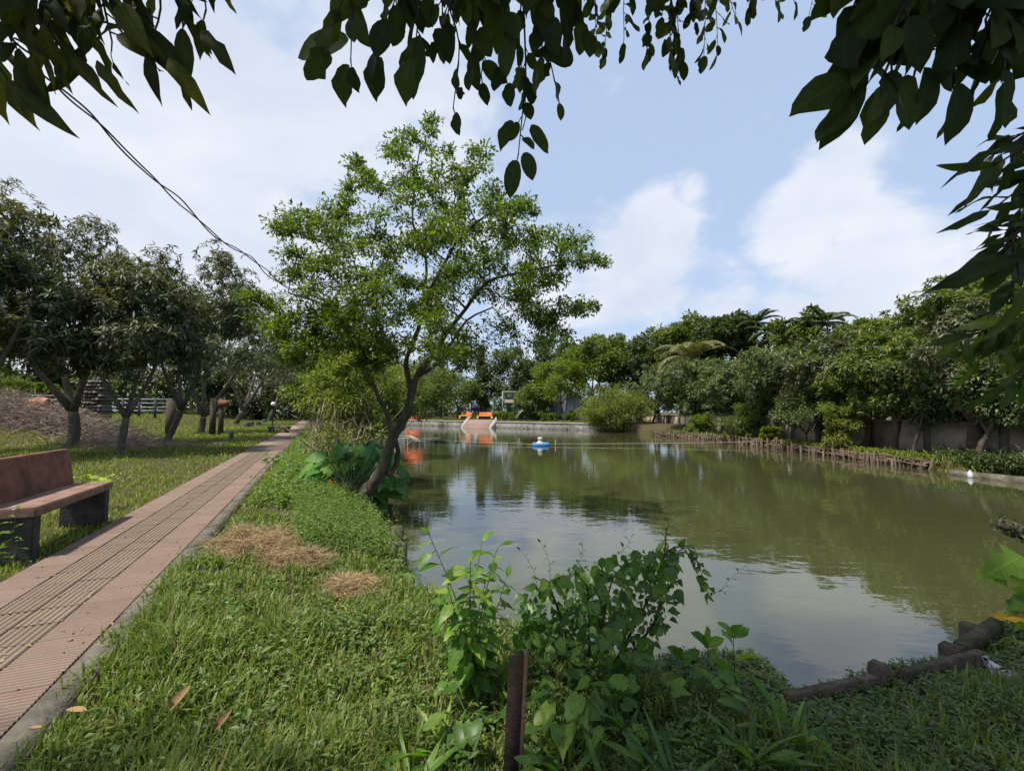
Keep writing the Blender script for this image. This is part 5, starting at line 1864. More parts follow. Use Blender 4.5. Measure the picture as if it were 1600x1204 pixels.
    for s in (-.6, .6):
        mb = MB()
        mb.box((c[0] + s, c[1] + .07, (g - .1 + c[2] - .2) / 2), (.08, .07, c[2] - .2 - g + .1))
        link('leg', mb.mesh('leg', navy), t)
    # red roofed shelter behind the branches
    dpp = FARD(650) + 3.5
    c = P(650, 640, dpp)
    g = gz(c[0], c[1])
    t = thing('red_roofed_shelter', 'small round shelter with an orange red roof glimpsed behind the leaning tree', 'shelter', (c[0], c[1], g))
    zt, ze = P(650, 606, dpp)[2], P(650, 622, dpp)[2]
    mb = MB()
    r = 22 * dpp / F
    mb.lathe([(.02, zt - g), (r * .5, (zt * .6 + ze * .4) - g), (r, ze - g), (r, ze - g - .12), (r * .9, ze - g - .1)], (c[0], c[1], g), 10)
    link('roof', mb.mesh('roof', org), t)
    for k in range(6):
        a_ = k * PI / 3
        mb = MB()
        mb.tube([[c[0] + r * .8 * math.cos(a_), c[1] + r * .8 * math.sin(a_), g - .1], [c[0] + r * .8 * math.cos(a_), c[1] + r * .8 * math.sin(a_), ze + .1]], .09, 8)
        link('post', mb.mesh('post', wht), t)
    mb = MB()
    mb.lathe([(r * .78, -.1), (r * .78, .7), (r * .7, .7), (r * .7, -.1)], (c[0], c[1], g), 12)
    link('parapet', mb.mesh('parapet', org), t)
    # grey corrugated sheet fence
    sheet = surf('grey_sheet', [(.12, .14, .155), (.19, .215, .235), (.25, .275, .295)], 1.2, 6, .55, 0, 1, .4, (1, 1, .2), objrand=.35)
    a_, b_ = P(858, 645, FARD(858) + 7)[:2], P(908, 645, FARD(908) + 7)[:2]
    g = gz(a_[0], a_[1])
    top = P(880, 615, FARD(880) + 7)[2]
    t = thing('sheet_fence', 'grey corrugated metal sheet fence behind the hedge across the pond', 'fence', (a_[0], a_[1], g))
    f = nrm(b_ - a_)
    nb = np.array([-f[1], f[0]])
    w = np.linalg.norm(b_ - a_)
    npn = 6
    for i in range(npn):
        V, Q = [], []
        nn = 17
        for j in range(nn):
            p = a_ + f * (w * (i + j / (nn - 1) * .985) / npn) + nb * (.035 if j % 2 else -.035)
            V += [(p[0], p[1], g - .2), (p[0], p[1], top - .1 * (i % 3))]
        for j in range(nn - 1):
            Q.append((2 * j, 2 * j + 2, 2 * j + 3, 2 * j + 1))
        mb = MB()
        mb.add(V, Q)
        link('sheet', mb.mesh('sheet', sheet), t)
    # netted enclosure: posts, beams and mesh walls
    netm = surf('net_post', [(.22, .22, .2), (.32, .32, .3)], 3, 3, .7)
    d0 = FARD(805) + 7
    c = P(808, 640, d0)
    g = gz(c[0], c[1])
    topz = P(808, 611, d0)[2]
    t = thing('net_enclosure', 'tall netted enclosure frame with a thatched shade beside the grey sheet fence', 'enclosure', (c[0], c[1], g))
    w, dp = 46 * d0 / F, 3.0
    netg = surf('green_net', [(.10, .16, .15), (.15, .22, .20)], 4, 3, .8)
    for sx in (-.5, 0, .5):
        for sy in (0, 1):
            mb = MB()
            mb.tube([[c[0] + sx * w, c[1] + sy * dp, g - .1], [c[0] + sx * w, c[1] + sy * dp, topz]], .06, 6)
            link('post', mb.mesh('post', netm), t)
    for sy in (0, 1):
        mb = MB()
        mb.tube([[c[0] - w / 2, c[1] + sy * dp, topz], [c[0] + w / 2, c[1] + sy * dp, topz]], .05, 6)
        link('beam', mb.mesh('beam', netm), t)
    mb = MB()
    for i in range(34):
        x = c[0] - w / 2 + w * i / 33
        mb.tube([[x, c[1] - .02, topz], [x, c[1] - .02, g + .4]], .010, 3, cap=False)
    for i in range(18):
        z = g + .4 + (topz - g - .4) * i / 17
        mb.tube([[c[0] - w / 2, c[1] - .03, z], [c[0] + w / 2, c[1] - .03, z]], .010, 3, cap=False)
    link('netting', mb.mesh('netting', netg), t)
    mb = MB()
    ths = surf('thatch', [(.14, .11, .075), (.24, .20, .14)], 6, 6, .95, .6, 30)
    x0, x1, y0 = c[0] - w * .42, c[0] + w * .3, c[1] - .9
    zt = P(800, 624, d0)[2]
    mb.add([(x0, y0, zt - .45), (x1, y0, zt - .45), (x1, y0 + .8, zt), (x0, y0 + .8, zt), (x0, y0, zt - .6), (x1, y0, zt - .6), (x1, y0 + .8, zt - .15), (x0, y0 + .8, zt - .15)], [[0, 1, 2, 3], [7, 6, 5, 4], [0, 4, 5, 1], [1, 5, 6, 2], [3, 2, 6, 7], [0, 3, 7, 4]])
    link('thatched_shade', mb.mesh('thatched_shade', ths), t)
    # clipped bushes of the far hedge
    rg = random.Random(3)
    labs = ['first clipped bush right of the pond steps', 'second clipped bush right of the pond steps', 'round dark bush below the thatched shade', 'clipped bush below the middle of the net enclosure', 'roundest dark bush in the far hedge', 'clipped bush left of the lime tree trunk', 'clipped bush in front of the grey sheets', 'last clipped bush before the willowy bush', 'pale bush beside the right orange seat']
    for i, (px, rp) in enumerate(((790, 7), (803, 8), (817, 9), (829, 8), (836.5, 9), (851, 8), (866, 8), (892, 9), (778, 9))):
        d = FARD(px) + 3.2
        x = (px - 800) / F * d
        k = d / F
        g = gz(x, d)
        make_tree('clipped_bush', labs[i], (x, d, g), (x, d, g + rp * k * .8), (rp * k, rp * k, rp * k * .9), ('leaf', L_DARK if i in (2, 4) else (L_PALE if i == 8 else L_MID)), 950 + i, .05, 24, 70, .26, .5, None, -.1, 'clipped bushes of the far hedge', 3, None, BARK_FAR, -.95, .6, 'bush')
    # leaning pale prop
    mb = MB()
    d = FARD(810) + 1.6
    mb.tube([P(805, 653, d), P(817, 640, d)], .06, 6)
    tag(link('prop_pole', mb.mesh('prop_pole', wht, True)), 'pale pole propped aslant in front of the far hedge', 'pole')

def build_pond_things():
    blue = surf('blue_plastic', [(.025, .15, .38), (.05, .21, .46)], 6, 6, .55, 0, 1, .4)
    cream = surf('cream_metal', [(.38, .36, .27), (.5, .48, .38)], 4, 3, .6)
    wood = surf('bamboo', [(.25, .20, .10), (.34, .28, .15)], 6, 4, .7)
    c = G(845, 696, WZ)
    k = c[1] / F
    t = thing('aerator_float', 'blue float carrying a cream motor in the middle of the pond', 'float', (c[0], c[1], WZ))
    # hull: rounded rectangle with raised rim
    def ringpts(a, b, n=20, e=3.0):
        th = np.arange(n) / n * 2 * PI
        return np.stack([np.sign(np.cos(th)) * np.abs(np.cos(th)) ** (2 / e) * a, np.sign(np.sin(th)) * np.abs(np.sin(th)) ** (2 / e) * b], -1)
    a_, b_ = 13.5 * k, .55
    V = []
    lev = [(.80, -.12), (1.0, .02), (1.0, .14), (.9, .2), (.75, .15), (.001, .13)]
    for s, z in lev:
        rp = ringpts(a_ * s, b_ * s)
        V += [(c[0] + p[0], c[1] + p[1], WZ + z) for p in rp]
    n = 20
    Q = [(i * n + j, i * n + (j + 1) % n, (i + 1) * n + (j + 1) % n, (i + 1) * n + j) for i in range(len(lev) - 1) for j in range(n)]
    mb = MB()
    mb.add(V, Q)
    link('hull', mb.mesh('hull', blue, True), t)
    mb = MB()
    mb.lathe([(.28, .15), (.22, .22), (.15, .30), (.14, .40), (.17, .43), (.17, .52), (.11, .57), (.001, .58)], (c[0] - .05, c[1], WZ), 14)
    link('motor', mb.mesh('motor', cream, True), t)
    mb = MB()
    mb.tube([[c[0] - a_ * 1.6, c[1] + .1, WZ + .08], [c[0] + a_ * 1.75, c[1] + .1, WZ + .1]], .028, 6)
    link('cross_pole', mb.mesh('cross_pole', wood), t)
    mb = MB()
    mb.tube([[c[0] + a_ * 1.7, c[1] + .1, WZ - .3], [c[0] + a_ * 1.72, c[1] + .1, WZ + .36]], .03, 6)
    link('end_pole', mb.mesh('end_pole', wood), t)
    # mooring lines
    rope = surf('rope', [(.30, .30, .24), (.42, .42, .34)], 8, 3, .8)
    p1 = np.array([c[0] + a_ * 1.72, c[1] + .1, WZ + .12])
    p2 = G(1205, 697, WZ) + np.array([.5, 0, .35])
    mb = MB()
    s = np.linspace(0, 1, 16)[:, None]
    pts = p1 + (p2 - p1) * s - np.array([0, 0, 1.0]) * (.16 * 4 * s * (1 - s)) * .3
    mb.tube(pts, .012, 5)
    tag(link('mooring_line', mb.mesh('mooring_line', rope, True)), 'pale line stretched over the water from the blue float to the right bank', 'rope')
    p1 = np.array([c[0] - a_ * 1.55, c[1] + .1, WZ + .12])
    p2 = G(600, 688, WZ) + np.array([0, 0, .3])
    mb = MB()
    pts = p1 + (p2 - p1) * s - np.array([0, 0, 1.0]) * (.16 * 4 * s * (1 - s)) * .3
    mb.tube(pts, .012, 5)
    tag(link('mooring_line', mb.mesh('mooring_line', rope, True)), 'pale line stretched over the water from the blue float to the left bank', 'rope')
    # sticks standing in the water
    for (px, py, top, label) in ((671, 737, 720, 'thin dark stick in the water close to the leaning trunk'), (716, 732, 712, 'taller thin dark stick in the water below the pond steps'), (811, 696, 684, 'short pale stick in the water left of the blue float')):
        b = G(px, py, WZ)
        tp = P(px + .8, top, b[1])
        mb = MB()
        mb.tube([b - [0, 0, .4], (b + tp) / 2 + [.01, 0, 0], tp], [.02, .018, .014], 6)
        tag(link('water_stick', mb.mesh('water_stick', STEM_BR if px < 800 else wood, True)), label, 'stick', 'sticks standing in the pond')
    # pale drowned branch
    mb = MB()
    pale = surf('bleached_wood', [(.34, .31, .24), (.46, .43, .35)], 8, 4, .8)
    b = G(655, 688, WZ)[1]
    def w_(px, py): return G(px, py, WZ) + np.array([0, 0, .05])
    mb.tube(curve_pts([w_(618, 683), w_(640, 682), w_(655, 687), w_(670, 686), w_(690, 684)], 16), np.linspace(.06, .02, 16), 6)
    mb.tube(curve_pts([w_(640, 682), w_(648, 686.5), w_(653, 688)], 8), np.linspace(.04, .02, 8), 5)
    tag(link('drowned_branch', mb.mesh('drowned_branch', pale, True)), 'bleached branch floating on the water behind the leaning trunk', 'branch')

def build_shore_works():
    # piles and planks holding the bank below the leaning tree
    pile = surf('wet_pile', [(.028, .024, .02), (.06, .05, .042), (.12, .10, .08)], 6, 7, .9, .5, 30, .2, (1, 1, .4), dirt=(.05, .065, .03), dscale=4)
    for i, (px, py, top, w, label) in enumerate(((607, 800, 800, .16, 'dark pile at the pond edge nearest the leaning trunk'), (621, 845, 822, .17, 'dark square pile in the middle of the left shore works'), (621, 905, 848, .19, 'tall mossy pile standing in the water on the left shore'), (616, 940, 895, .2, 'lowest stub of pile at the left shore'))):
        b = G(px, py, WZ)
        d = G(621, 905, WZ)[1] * (905 - 643) / (py - 643)
        tp = P(px, top, b[1])
        z1 = max(tp[2], WZ + .18)
        mb = MB()
        mb.box((b[0], b[1], (z1 + WZ - .5) / 2), (w, w, z1 - WZ + .5), .5 + .2 * i, .95)
        tag(link('shore_pile', mb.mesh('shore_pile', pile)), label, 'pile', 'piles along the left shore')
    a, b = G(604, 815, -.35), G(612, 868, -.35)
    mb = MB()
    d = b - a
    mb.box((a + b) / 2 - [0, 0, .1], (.07, np.linalg.norm(d[:2]) + .3, .2), math.atan2(d[1], d[0]) - PI / 2, 1, (.1, 0))
    tag(link('shore_plank', mb.mesh('shore_plank', surf('mossy_plank', [(.10, .095, .05), (.17, .155, .09)], 6, 6, .9, .4, 30))), 'mossy plank wedged behind the piles on the left shore', 'plank')
    # concrete beams and piles at the right
    beam = surf('mossy_beam', [(.05, .04, .029), (.12, .094, .068), (.24, .19, .14)], 16, 10, .95, .35, 70, .1, dirt=(.05, .052, .028), dscale=4, dlo=.44, dhi=.62)
    def bm(pa, pb, z, h, w, label):
        A_, B_ = G(pa[0], pa[1], z), G(pb[0], pb[1], z)
        d = B_ - A_
        n = 22
        mb = MB()
        rg = np.random.default_rng(int(pa[0]))
        dd = nrm(d[:2])
        nn = np.array([-dd[1], dd[0]])
        V, Q = [], []
        for i in range(n + 1):
            p = A_ + d * i / n
            for (s, zz) in ((-w / 2, -h), (w / 2, -h), (w / 2, 0), (-w / 2, 0)):
                j = rg.uniform(-.0025, .0025, 3)
                V.append((p[0] + nn[0] * s + j[0], p[1] + nn[1] * s + j[1], z + zz + j[2]))
        for i in range(n):
            for k in range(4):
                Q.append((i * 4 + k, i * 4 + (k + 1) % 4, i * 4 + 4 + (k + 1) % 4, i * 4 + 4 + k))
        Q += [(0, 3, 2, 1), (n * 4, n * 4 + 1, n * 4 + 2, n * 4 + 3)]
        mb.add(V, Q)
        tag(link('concrete_beam', mb.mesh('concrete_beam', beam)), label, 'beam', 'old concrete beams edging the near bank')
    bm((1228, 1084), (1398, 1047), -.31, .12, .06, 'mossy concrete beam lying lowest, nearest the leafy ground cover')
    bm((1412, 1047), (1532, 1016), -.28, .22, .06, 'middle mossy concrete beam with a deep black face')
    bm((1500, 1005), (1558, 966), -.29, .12, .09, 'farthest concrete beam, slanting towards the yellow leaf')
    for (px, py, w, z, label) in ((1372, 1036, .10, -.25, 'small square pile behind the lowest concrete beam'), (1486, 1008, .13, -.29, 'squat pile in the water behind the middle concrete beam'), (1512, 974, .10, -.29, 'weathered stub pile beside the farthest concrete beam')):
        c = G(px, py, z)
        mb = MB()
        mb.box((c[0], c[1], z - .5), (w, w, 1.0), .5, .97)
        tag(link('bank_pile', mb.mesh('bank_pile', beam)), label, 'pile', 'piles behind the concrete beams')
    # printed sack at the end of the middle beam
    sk = bpy.data.materials.new('printed_sack')
    sk.use_nodes = True
    nt = sk.node_tree
    b_ = nt.nodes['Principled BSDF']
    b_.inputs['Roughness'].default_value = .6
    tc = nt.nodes.new('ShaderNodeTexCoord')
    vo = nt.nodes.new('ShaderNodeTexNoise')
    vo.inputs['Scale'].default_value = 7
    vo.inputs['Detail'].default_value = 3
    vo.inputs['Distortion'].default_value = 1.5
    nt.links.new(tc.outputs['Object'], vo.inputs['Vector'])
    r = _ramp(nt, [(.55, .53, .5), (.6, .58, .55), (.12, .07, .07), (.45, .40, .36)])
    for el, p in zip(r.color_ramp.elements, (0, .5, .56, .64)): el.position = p
    nt.links.new(vo.outputs['Fac'], r.inputs[0])
    nt.links.new(r.outputs[0], b_.inputs['Base Color'])
    A_, B_ = G(1532, 1022, -.27), G(1590, 1058, -.30)
    n, m_ = 12, 6
    rg = np.random.default_rng(6)
    V, Q = [], []
    for i in range(n + 1):
        for j in range(m_ + 1):
            u, v = i / n, j / m_
            p = A_ + (B_ - A_) * u + np.array([-.05, -.10, -.0]) * 0
            fold = .025 * math.sin(u * 19 + v * 3) + .015 * math.sin(u * 41 + 2)
            V.append((p[0] - .1 * v + fold, p[1] - .16 * v - fold, p[2] - .22 * v * (1 - .45 * u) + .02 * math.sin(u * 9)))
    for i in range(n):
        for j in range(m_):
            k = i * (m_ + 1) + j
            Q.append((k, k + 1, k + m_ + 2, k + m_ + 1))
    mb = MB()
    mb.add(V, Q)
    o = link('printed_sack', mb.mesh('printed_sack', sk, True))
    so = o.modifiers.new('thickness', 'SOLIDIFY')
    so.thickness = .006
    tag(o, 'crumpled white printed sack hanging at the end of the middle beam', 'sack')
    # rusty angle iron stake in the foreground
    rust = surf('rusty_iron', [(.016, .011, .009), (.03, .019, .014), (.05, .03, .022)], 14, 8, .85, .5, 60, .3, dirt=(.075, .042, .026), dscale=9, dlo=.52, dhi=.75)
    tp = P(811, 1022, 2.35)
    bt = P(797, 1300, 2.35)
    t = thing('iron_stake', 'rusty dark angle iron stake standing upright in the foreground weeds', 'stake', (bt[0], bt[1], bt[2]))
    ax = nrm(bt - tp)
    wv = 30.0 * 2.35 / F
    for (name, mat, sx, sy, ox, oy) in (('front_flange', rust, wv * .74, .012, -.13 * wv, 0), ('side_flange', surf('lit_rusty_edge', [(.09, .052, .034), (.15, .09, .06)], 20, 7, .85, .4, 60), wv * .22, .06, wv * .36, .026)):  # side flange in lighter rust brown, its lit look put into the colour
        V = []
        for end in (bt, tp):
            for (a_, b2) in ((-1, -1), (1, -1), (1, 1), (-1, 1)):
                V.append((end[0] + ox + a_ * sx / 2, end[1] + oy + b2 * sy / 2, end[2] + (.0 if end is bt else .004 * a_)))
        mb = MB()
        mb.hexa(V)
        link(name, mb.mesh(name, mat), t)
    # stones at its foot
    stn = surf('buff_stone', [(.14, .11, .085), (.24, .20, .16)], 6, 6, .9, .4, 20)
    rg = np.random.default_rng(12)
    for (px, py, r, label) in ((742, 1192, .075, 'buff stone at the foot of the iron stake, left'), (772, 1200, .06, 'small buff stone touching the foot of the iron stake'), (715, 1185, .05, 'smallest buff stone left of the iron stake')):
        c = P(px, py, 2.05)
        n = 10
        th = np.linspace(-PI / 2, PI / 2, 6)
        mb = MB()
        mb.lathe(np.stack([r * np.cos(th) + 1e-4, r * .6 * np.sin(th)], -1), (0, 0, 0), n)
        v = np.concatenate(mb.v)
        v = v * (1 + .18 * np.sin(v * 60 + rg.random(3) * 6))
        mb.v = [v]
        g = gz(c[0], c[1])
        tag(link('stone', mb.mesh('stone', stn, True), None, Matrix.Translation((c[0], c[1], g + r * .3))), label, 'stone', 'stones by the iron stake')

# ------------------------------------------------------------------ foreground plants with single leaves
def spray(parent, rng, pts, n, key, tmpl, mat, l0, l1, side=.8, down=.5, up=0.0, wscale=(.9, 1.15), stem=.004, stem_mat=None, opp=True, start=.15, name='leaf', facing=None, twig='twig', pet=.03, jit=.12):
    pts = curve_pts(pts, 14)
    mb = MB()
    mb.tube(pts, np.linspace(stem, stem * .4, len(pts)), 5)
    seg = np.linspace(start, 1, n)
    tan = nrm(np.gradient(pts, axis=0))
    todo = []
    for i, s in enumerate(seg):
        k = s * (len(pts) - 1)
        a = int(min(k, len(pts) - 2))
        f = k - a
        p = pts[a] * (1 - f) + pts[a + 1] * f
        tg = tan[a]
        th = (i * 2.4 if not opp else (PI * (i % 2) + (i // 2) * 1.3)) + rng.uniform(-.4, .4)
        u = nrm(np.cross(tg, [.3, .2, 1.0]))
        w = np.cross(tg, u)
        d = u * math.cos(th) + w * math.sin(th)
        last = i == n - 1
        yd = (tg * (1.0 if last else .45) + d * (.15 if last else side) + np.array([0, 0, up - down])) + rng.normal(0, jit, 3)
        q = p + nrm(yd) * pet * .8
        mb.tube([p, q], [stem * .5, stem * .4], 4, cap=False)
        zr = np.array([0, 0, 1.0]) + rng.normal(0, .35, 3)
        if facing is not None: zr = zr * .35 + np.asarray(facing) + rng.normal(0, .4, 3)
        todo.append((q, yd, zr, rng.uniform(l0, l1), rng.uniform(*wscale)))
    tw = link(twig, mb.mesh(twig, stem_mat or STEM_BR, True), parent)
    for q, yd, zr, ln, ws in todo:
        leaf_obj(tw, key, tmpl, mat, q, yd, zr, ln, ws, name)

def build_foreground_plants():
    rng = np.random.default_rng(77)
    # tall weed
    d = 3.1
    base = P(748, 1130, d)
    base[2] = gz(base[0], base[1])
    t = thing('tall_weed', 'tall branching weed with fresh green pointed leaves left of the iron stake', 'weed', base)
    for (tip, midp, n, dd) in (((672, 838), (712, 935), 22, 0), ((752, 850), (738, 960), 34, .15), ((775, 862), (752, 960), 30, -.1), ((790, 905), (765, 990), 22, .2), ((700, 920), (725, 1000), 22, -.2), ((655, 905), (710, 985), 14, .05), ((735, 880), (735, 960), 30, -.2), ((765, 885), (745, 970), 26, .1)):
        spray(t, rng, [base, P((base_px := 745), 1060, d), P(midp[0], midp[1], d + dd), P(tip[0], tip[1], d + dd * 1.5)], n, 'weed', T_LANCE2, L_WEED, .09, .17, .9, .3, wscale=(1.3, 2.0), stem=.006, stem_mat=STEM_G, start=.34, twig='stem')
    for k in range(22):
        p = P(rng.uniform(690, 790), rng.uniform(985, 1090), d + rng.uniform(-.3, .3))
        leaf_obj(t, 'weedb', T_OVAL2, L_WEED, p, [rng.normal(0, 1), rng.normal(-.3, 1), -.2], [0, -.2, 1], rng.uniform(.07, .14))
    # vine covered bush
    d = 3.5
    base = P(925, 1090, d)
    base[2] = gz(base[0], base[1])
    t = thing('vine_bush', 'bush smothered in dark heart leaved vines reaching out over the water', 'bush', base)
    stems = [[(925, 1090), (940, 980), (960, 900), (1000, 870)], [(930, 1090), (990, 980), (1020, 920), (1042, 862), (1075, 852)], [(915, 1090), (880, 980), (860, 920), (835, 900)], [(935, 1080), (1010, 990), (1030, 950), (1035, 900), (1042, 825)], [(920, 1090), (920, 960), (915, 900), (905, 880)]]
    mb = MB()
    for st in stems:
        pts = curve_pts([P(a, b, d + rng.uniform(-.15, .15)) for a, b in st], 16)
        mb.tube(pts, np.linspace(.012, .004, len(pts)), 6)
    link('stem', mb.mesh('stem', STEM_BR, True), t)
    cnt = 0
    while cnt < 262:
        px, py = rng.uniform(810, 1065), rng.uniform(850, 1040)
        # mound outline: rises to the right
        top = np.interp(px, [810, 850, 900, 950, 1000, 1045, 1065], [930, 905, 880, 868, 858, 848, 855])
        bot = np.interp(px, [810, 1000, 1040, 1065], [1040, 1030, 980, 930])
        if py < top or py > bot: continue
        if px > 985 and py > 900 and rng.random() < .5: continue
        p = P(px, py, d + rng.normal(0, .2))
        leaf_obj(t, 'vine', T_HEART, L_VINE, p, [rng.normal(0, .7), rng.normal(-.35, .5), rng.normal(-.55, .35)], [rng.normal(0, .4), -.7, .8], rng.uniform(.06, .12), rng.uniform(.85, 1.15))
        cnt += 1
    m = 900
    ax_ = rng.uniform(815, 1060, m)
    ay_ = np.interp(ax_, [810, 850, 900, 950, 1000, 1045, 1065], [935, 910, 886, 874, 864, 852, 860])
    by_ = np.interp(ax_, [810, 1000, 1040, 1065], [1050, 1040, 985, 930])
    ay_ = ay_ + (by_ - ay_) * rng.random(m)
    pp = np.array([P(a, b, d + c) for a, b, c in zip(ax_, ay_, rng.normal(.08, .2, m))])
    v, q, tt_ = scatter(leaf_template([(.12, .34), (.5, .3)], .12, .2), pp, rng.normal(0, .7, (m, 3)) + [0, -.3, -.5], rng.normal(0, .4, (m, 3)) + [0, -.6, .8], rng.uniform(.03, .07, m))
    link('small_leaves', mesh_np('small_leaves', v, [q, tt_], leafmat('leaf_vine_small', [(.026, .07, .018), (.04, .10, .022), (.06, .135, .028)], .45, .34, (1.5, 1.9, .5))), t)['kind'] = 'stuff'
    spray(t, rng, [P(1045, 870, d), P(1075, 856, d), P(1092, 885, d), P(1108, 928, d)], 26, 'vine', T_HEART, L_VINE, .05, .085, .8, .3, stem=.004, opp=False)
    spray(t, rng, [P(1090, 905, d), P(1120, 925, d), P(1140, 905, d), P(1160, 888, d)], 9, 'vines', T_HEART, L_VINE, .015, .03, .8, .1, stem=.0018, opp=False)
    spray(t, rng, [P(1020, 880, d), P(1035, 850, d), P(1042, 830, d), P(1046, 812, d)], 12, 'vine', T_HEART, L_VINE, .025, .05, .8, .1, stem=.003, opp=False)
    for (a, b) in (((840, 915), (815, 862)), ((900, 885), (910, 850)), ((960, 868), (985, 842)), ((860, 905), (846, 850))):
        spray(t, rng, [P(a[0], a[1], d), P((a[0] + b[0]) / 2 + 5, (a[1] + b[1]) / 2, d), P(b[0], b[1], d)], 7, 'vines', T_HEART, L_VINE, .02, .045, .7, .0, stem=.002, opp=False)
    # young sapling
    d = 3.25
    for (bx, pts, n, label) in ((1152, [(1152, 1085), (1147, 1040), (1146, 995)], 7, 'young sapling with pointed leaves, standing against the water'), (1108, [(1110, 1090), (1108, 1050), (1105, 1010)], 6, 'shorter young sapling left of its neighbour by the water'), (1075, [(1075, 1095), (1072, 1060), (1066, 1030)], 5, 'lowest young sapling beside the vine covered bush')):
        b = P(bx, 1090, d)
        b[2] = gz(b[0], b[1])
        t = thing('sapling', label, 'sapling', b, 'young saplings by the water')
        P_ = [b] + [P(a, c, d) for a, c in pts]
        spray(t, rng, P_, n, 'sap', T_OVAL2, L_WEED, .10, .17, .9, -.25, wscale=(1.0, 1.3), stem=.006, stem_mat=STEM_G, start=.5, twig='stem')
        leaf_obj(t, 'sapt', T_OVAL2, L_WEED, P_[-1], [-.5, -.2, .6], [.3, -.6, .7], .15, 1.1)
        leaf_obj(t, 'sapt', T_OVAL2, L_WEED, P_[-1], [.6, -.2, .5], [-.3, -.6, .7], .13, 1.1)
    # broad leaved plants round the stake
    labs = ['broad leaved plant directly right of the iron stake', 'broad leaved plant at the foot of the vine covered bush', 'broad leaved plant under the low sapling', 'broad leaved plant behind the iron stake', 'large leaved plant in the middle of the dark weeds', 'broad leaved plant left of the iron stake foot', 'broad leaved plant in front of the saplings']
    for i, (px, py, dd, n, l0, l1) in enumerate(((880, 1120, 2.7, 13, .10, .17), (935, 1060, 3.2, 14, .12, .19), (1010, 1070, 3.0, 13, .09, .16), (830, 1060, 3.1, 12, .1, .17), (960, 1120, 2.7, 12, .1, .17), (740, 1140, 2.7, 11, .09, .15), (1090, 1080, 2.95, 10, .08, .13))):
        c = P(px, py, dd)
        g = gz(c[0], c[1])
        b = np.array([c[0], c[1], g])
        t = thing('broad_leaved_plant', labs[i], 'plant', b, 'broad leaved plants round the iron stake')
        mb = MB()
        for k in range(n):
            a = rng.random() * 6.28
            e = c + np.array([math.cos(a) * .16, math.sin(a) * .14, rng.uniform(-.10, .14)]) * rng.uniform(.5, 1.4)
            e[2] = max(e[2], g + .08)
            mb.tube(curve_pts([b, (b + e) / 2 + [0, 0, .05], e], 6), np.linspace(.005, .003, 6), 4, cap=False)
            leaf_obj(t, 'bl%d' % (k % 2), (T_OVAL, T_SHIELD)[k % 2], L_VINE if i % 2 else L_WEED, e, [math.cos(a), math.sin(a) - .2, rng.uniform(-.5, .25)], [rng.normal(0, .25), -.35, 1], rng.uniform(l0, l1), rng.uniform(.85, 1.2))
        link('stalks', mb.mesh('stalks', STEM_G, True), t)
    # strap leaved tufts at the bottom
    labs2 = ['strap leaved tuft right of the iron stake foot', 'strap leaved tuft at the bottom edge right of the stake', 'strap leaved tuft under the broad leaves', 'strap leaved tuft beside the left stones', 'strap leaved tuft among the dark ground cover', 'strap leaved tuft at the bottom left of the stake', 'strap leaved tuft low in the middle of the leafy weeds', 'strap leaved tuft nearest the concrete beams']
    T_STRAP = leaf_template([(.1, .03), (.35, .045), (.6, .045), (.82, .03), (.94, .015)], .35, .5, .0, 9)
    for i, (px, py, dd) in enumerate(((885, 1160, 2.4), (950, 1190, 2.2), (980, 1110, 2.7), (690, 1150, 2.5), (1060, 1170, 2.3), (640, 1180, 2.2), (1180, 1150, 2.5), (1240, 1130, 2.7))):
        c = P(px, py, dd)
        b = np.array([c[0], c[1], gz(c[0], c[1]) + .01])
        t = thing('strap_leaved_tuft', labs2[i], 'plant', b, 'strap leaved tufts in the foreground')
        for k in range(14):
            a = rng.random() * 6.28
            leaf_obj(t, 'strap', T_STRAP, L_WEED if i % 2 else L_VINE, b + rng.normal(0, .02, 3) * [1, 1, 0], [math.cos(a), math.sin(a), rng.uniform(.8, 2.2)], [-math.cos(a), -math.sin(a), 1.0], rng.uniform(.22, .42), rng.uniform(.8, 1.4))
    # taro clump under the leaning tree
    d0 = G(545, 782, -.25)[1]
    c = P(550, 770, d0)
    b = np.array([c[0], c[1], gz(c[0], c[1])])
    t = thing('taro_clump', 'clump of big shield shaped taro leaves behind the leaning trunk', 'taro', b)
    mb = MB()
    for k in range(110):
        while True:
            px, py = rng.uniform(482, 632), rng.uniform(692, 790)
            if ((px - 555) / 76) ** 2 + ((py - 740) / 48) ** 2 < 1: break
        if px < 520 and py > 765: continue
        e = P(px, py, d0 + rng.uniform(.35, 1.2))
        a = math.atan2(px - 552, 1)
        dirx = (px - 552) / 74
        mb.tube(curve_pts([b + rng.normal(0, .15, 3) * [1, 1, 0], (b + e) / 2 + [0, 0, .15], e], 7), np.linspace(.014, .008, 7), 5, cap=False)
        if e[2] < gz(e[0], e[1]) + .1: continue
        leaf_obj(t, 'taro', T_SHIELD, L_TARO, e, [dirx * .9 + rng.normal(0, .35), rng.normal(-.45, .4), rng.uniform(-.65, .05)], [dirx * .2, -.55 + rng.normal(0, .2), 1.0], rng.uniform(.26, .44), rng.uniform(.85, 1.1))
    yl = leaf_obj(t, 'taroy', T_SHIELD, L_YELLOW, P(516, 752, d0 + .3), [.1, -.3, -1], [0, -1, .25], .26, .55)
    yl['label'] = 'withered yellow taro leaf hanging down'
    link('stalks', mb.mesh('stalks', STEM_G, True), t)
    # dark leaved plant on the kerb
    c = G(433, 722, 0.0)
    b = np.array([c[0], c[1], gz(c[0], c[1])])
    t = thing('kerb_plant', 'small dark green leafy plant growing over the far kerb', 'plant', b)
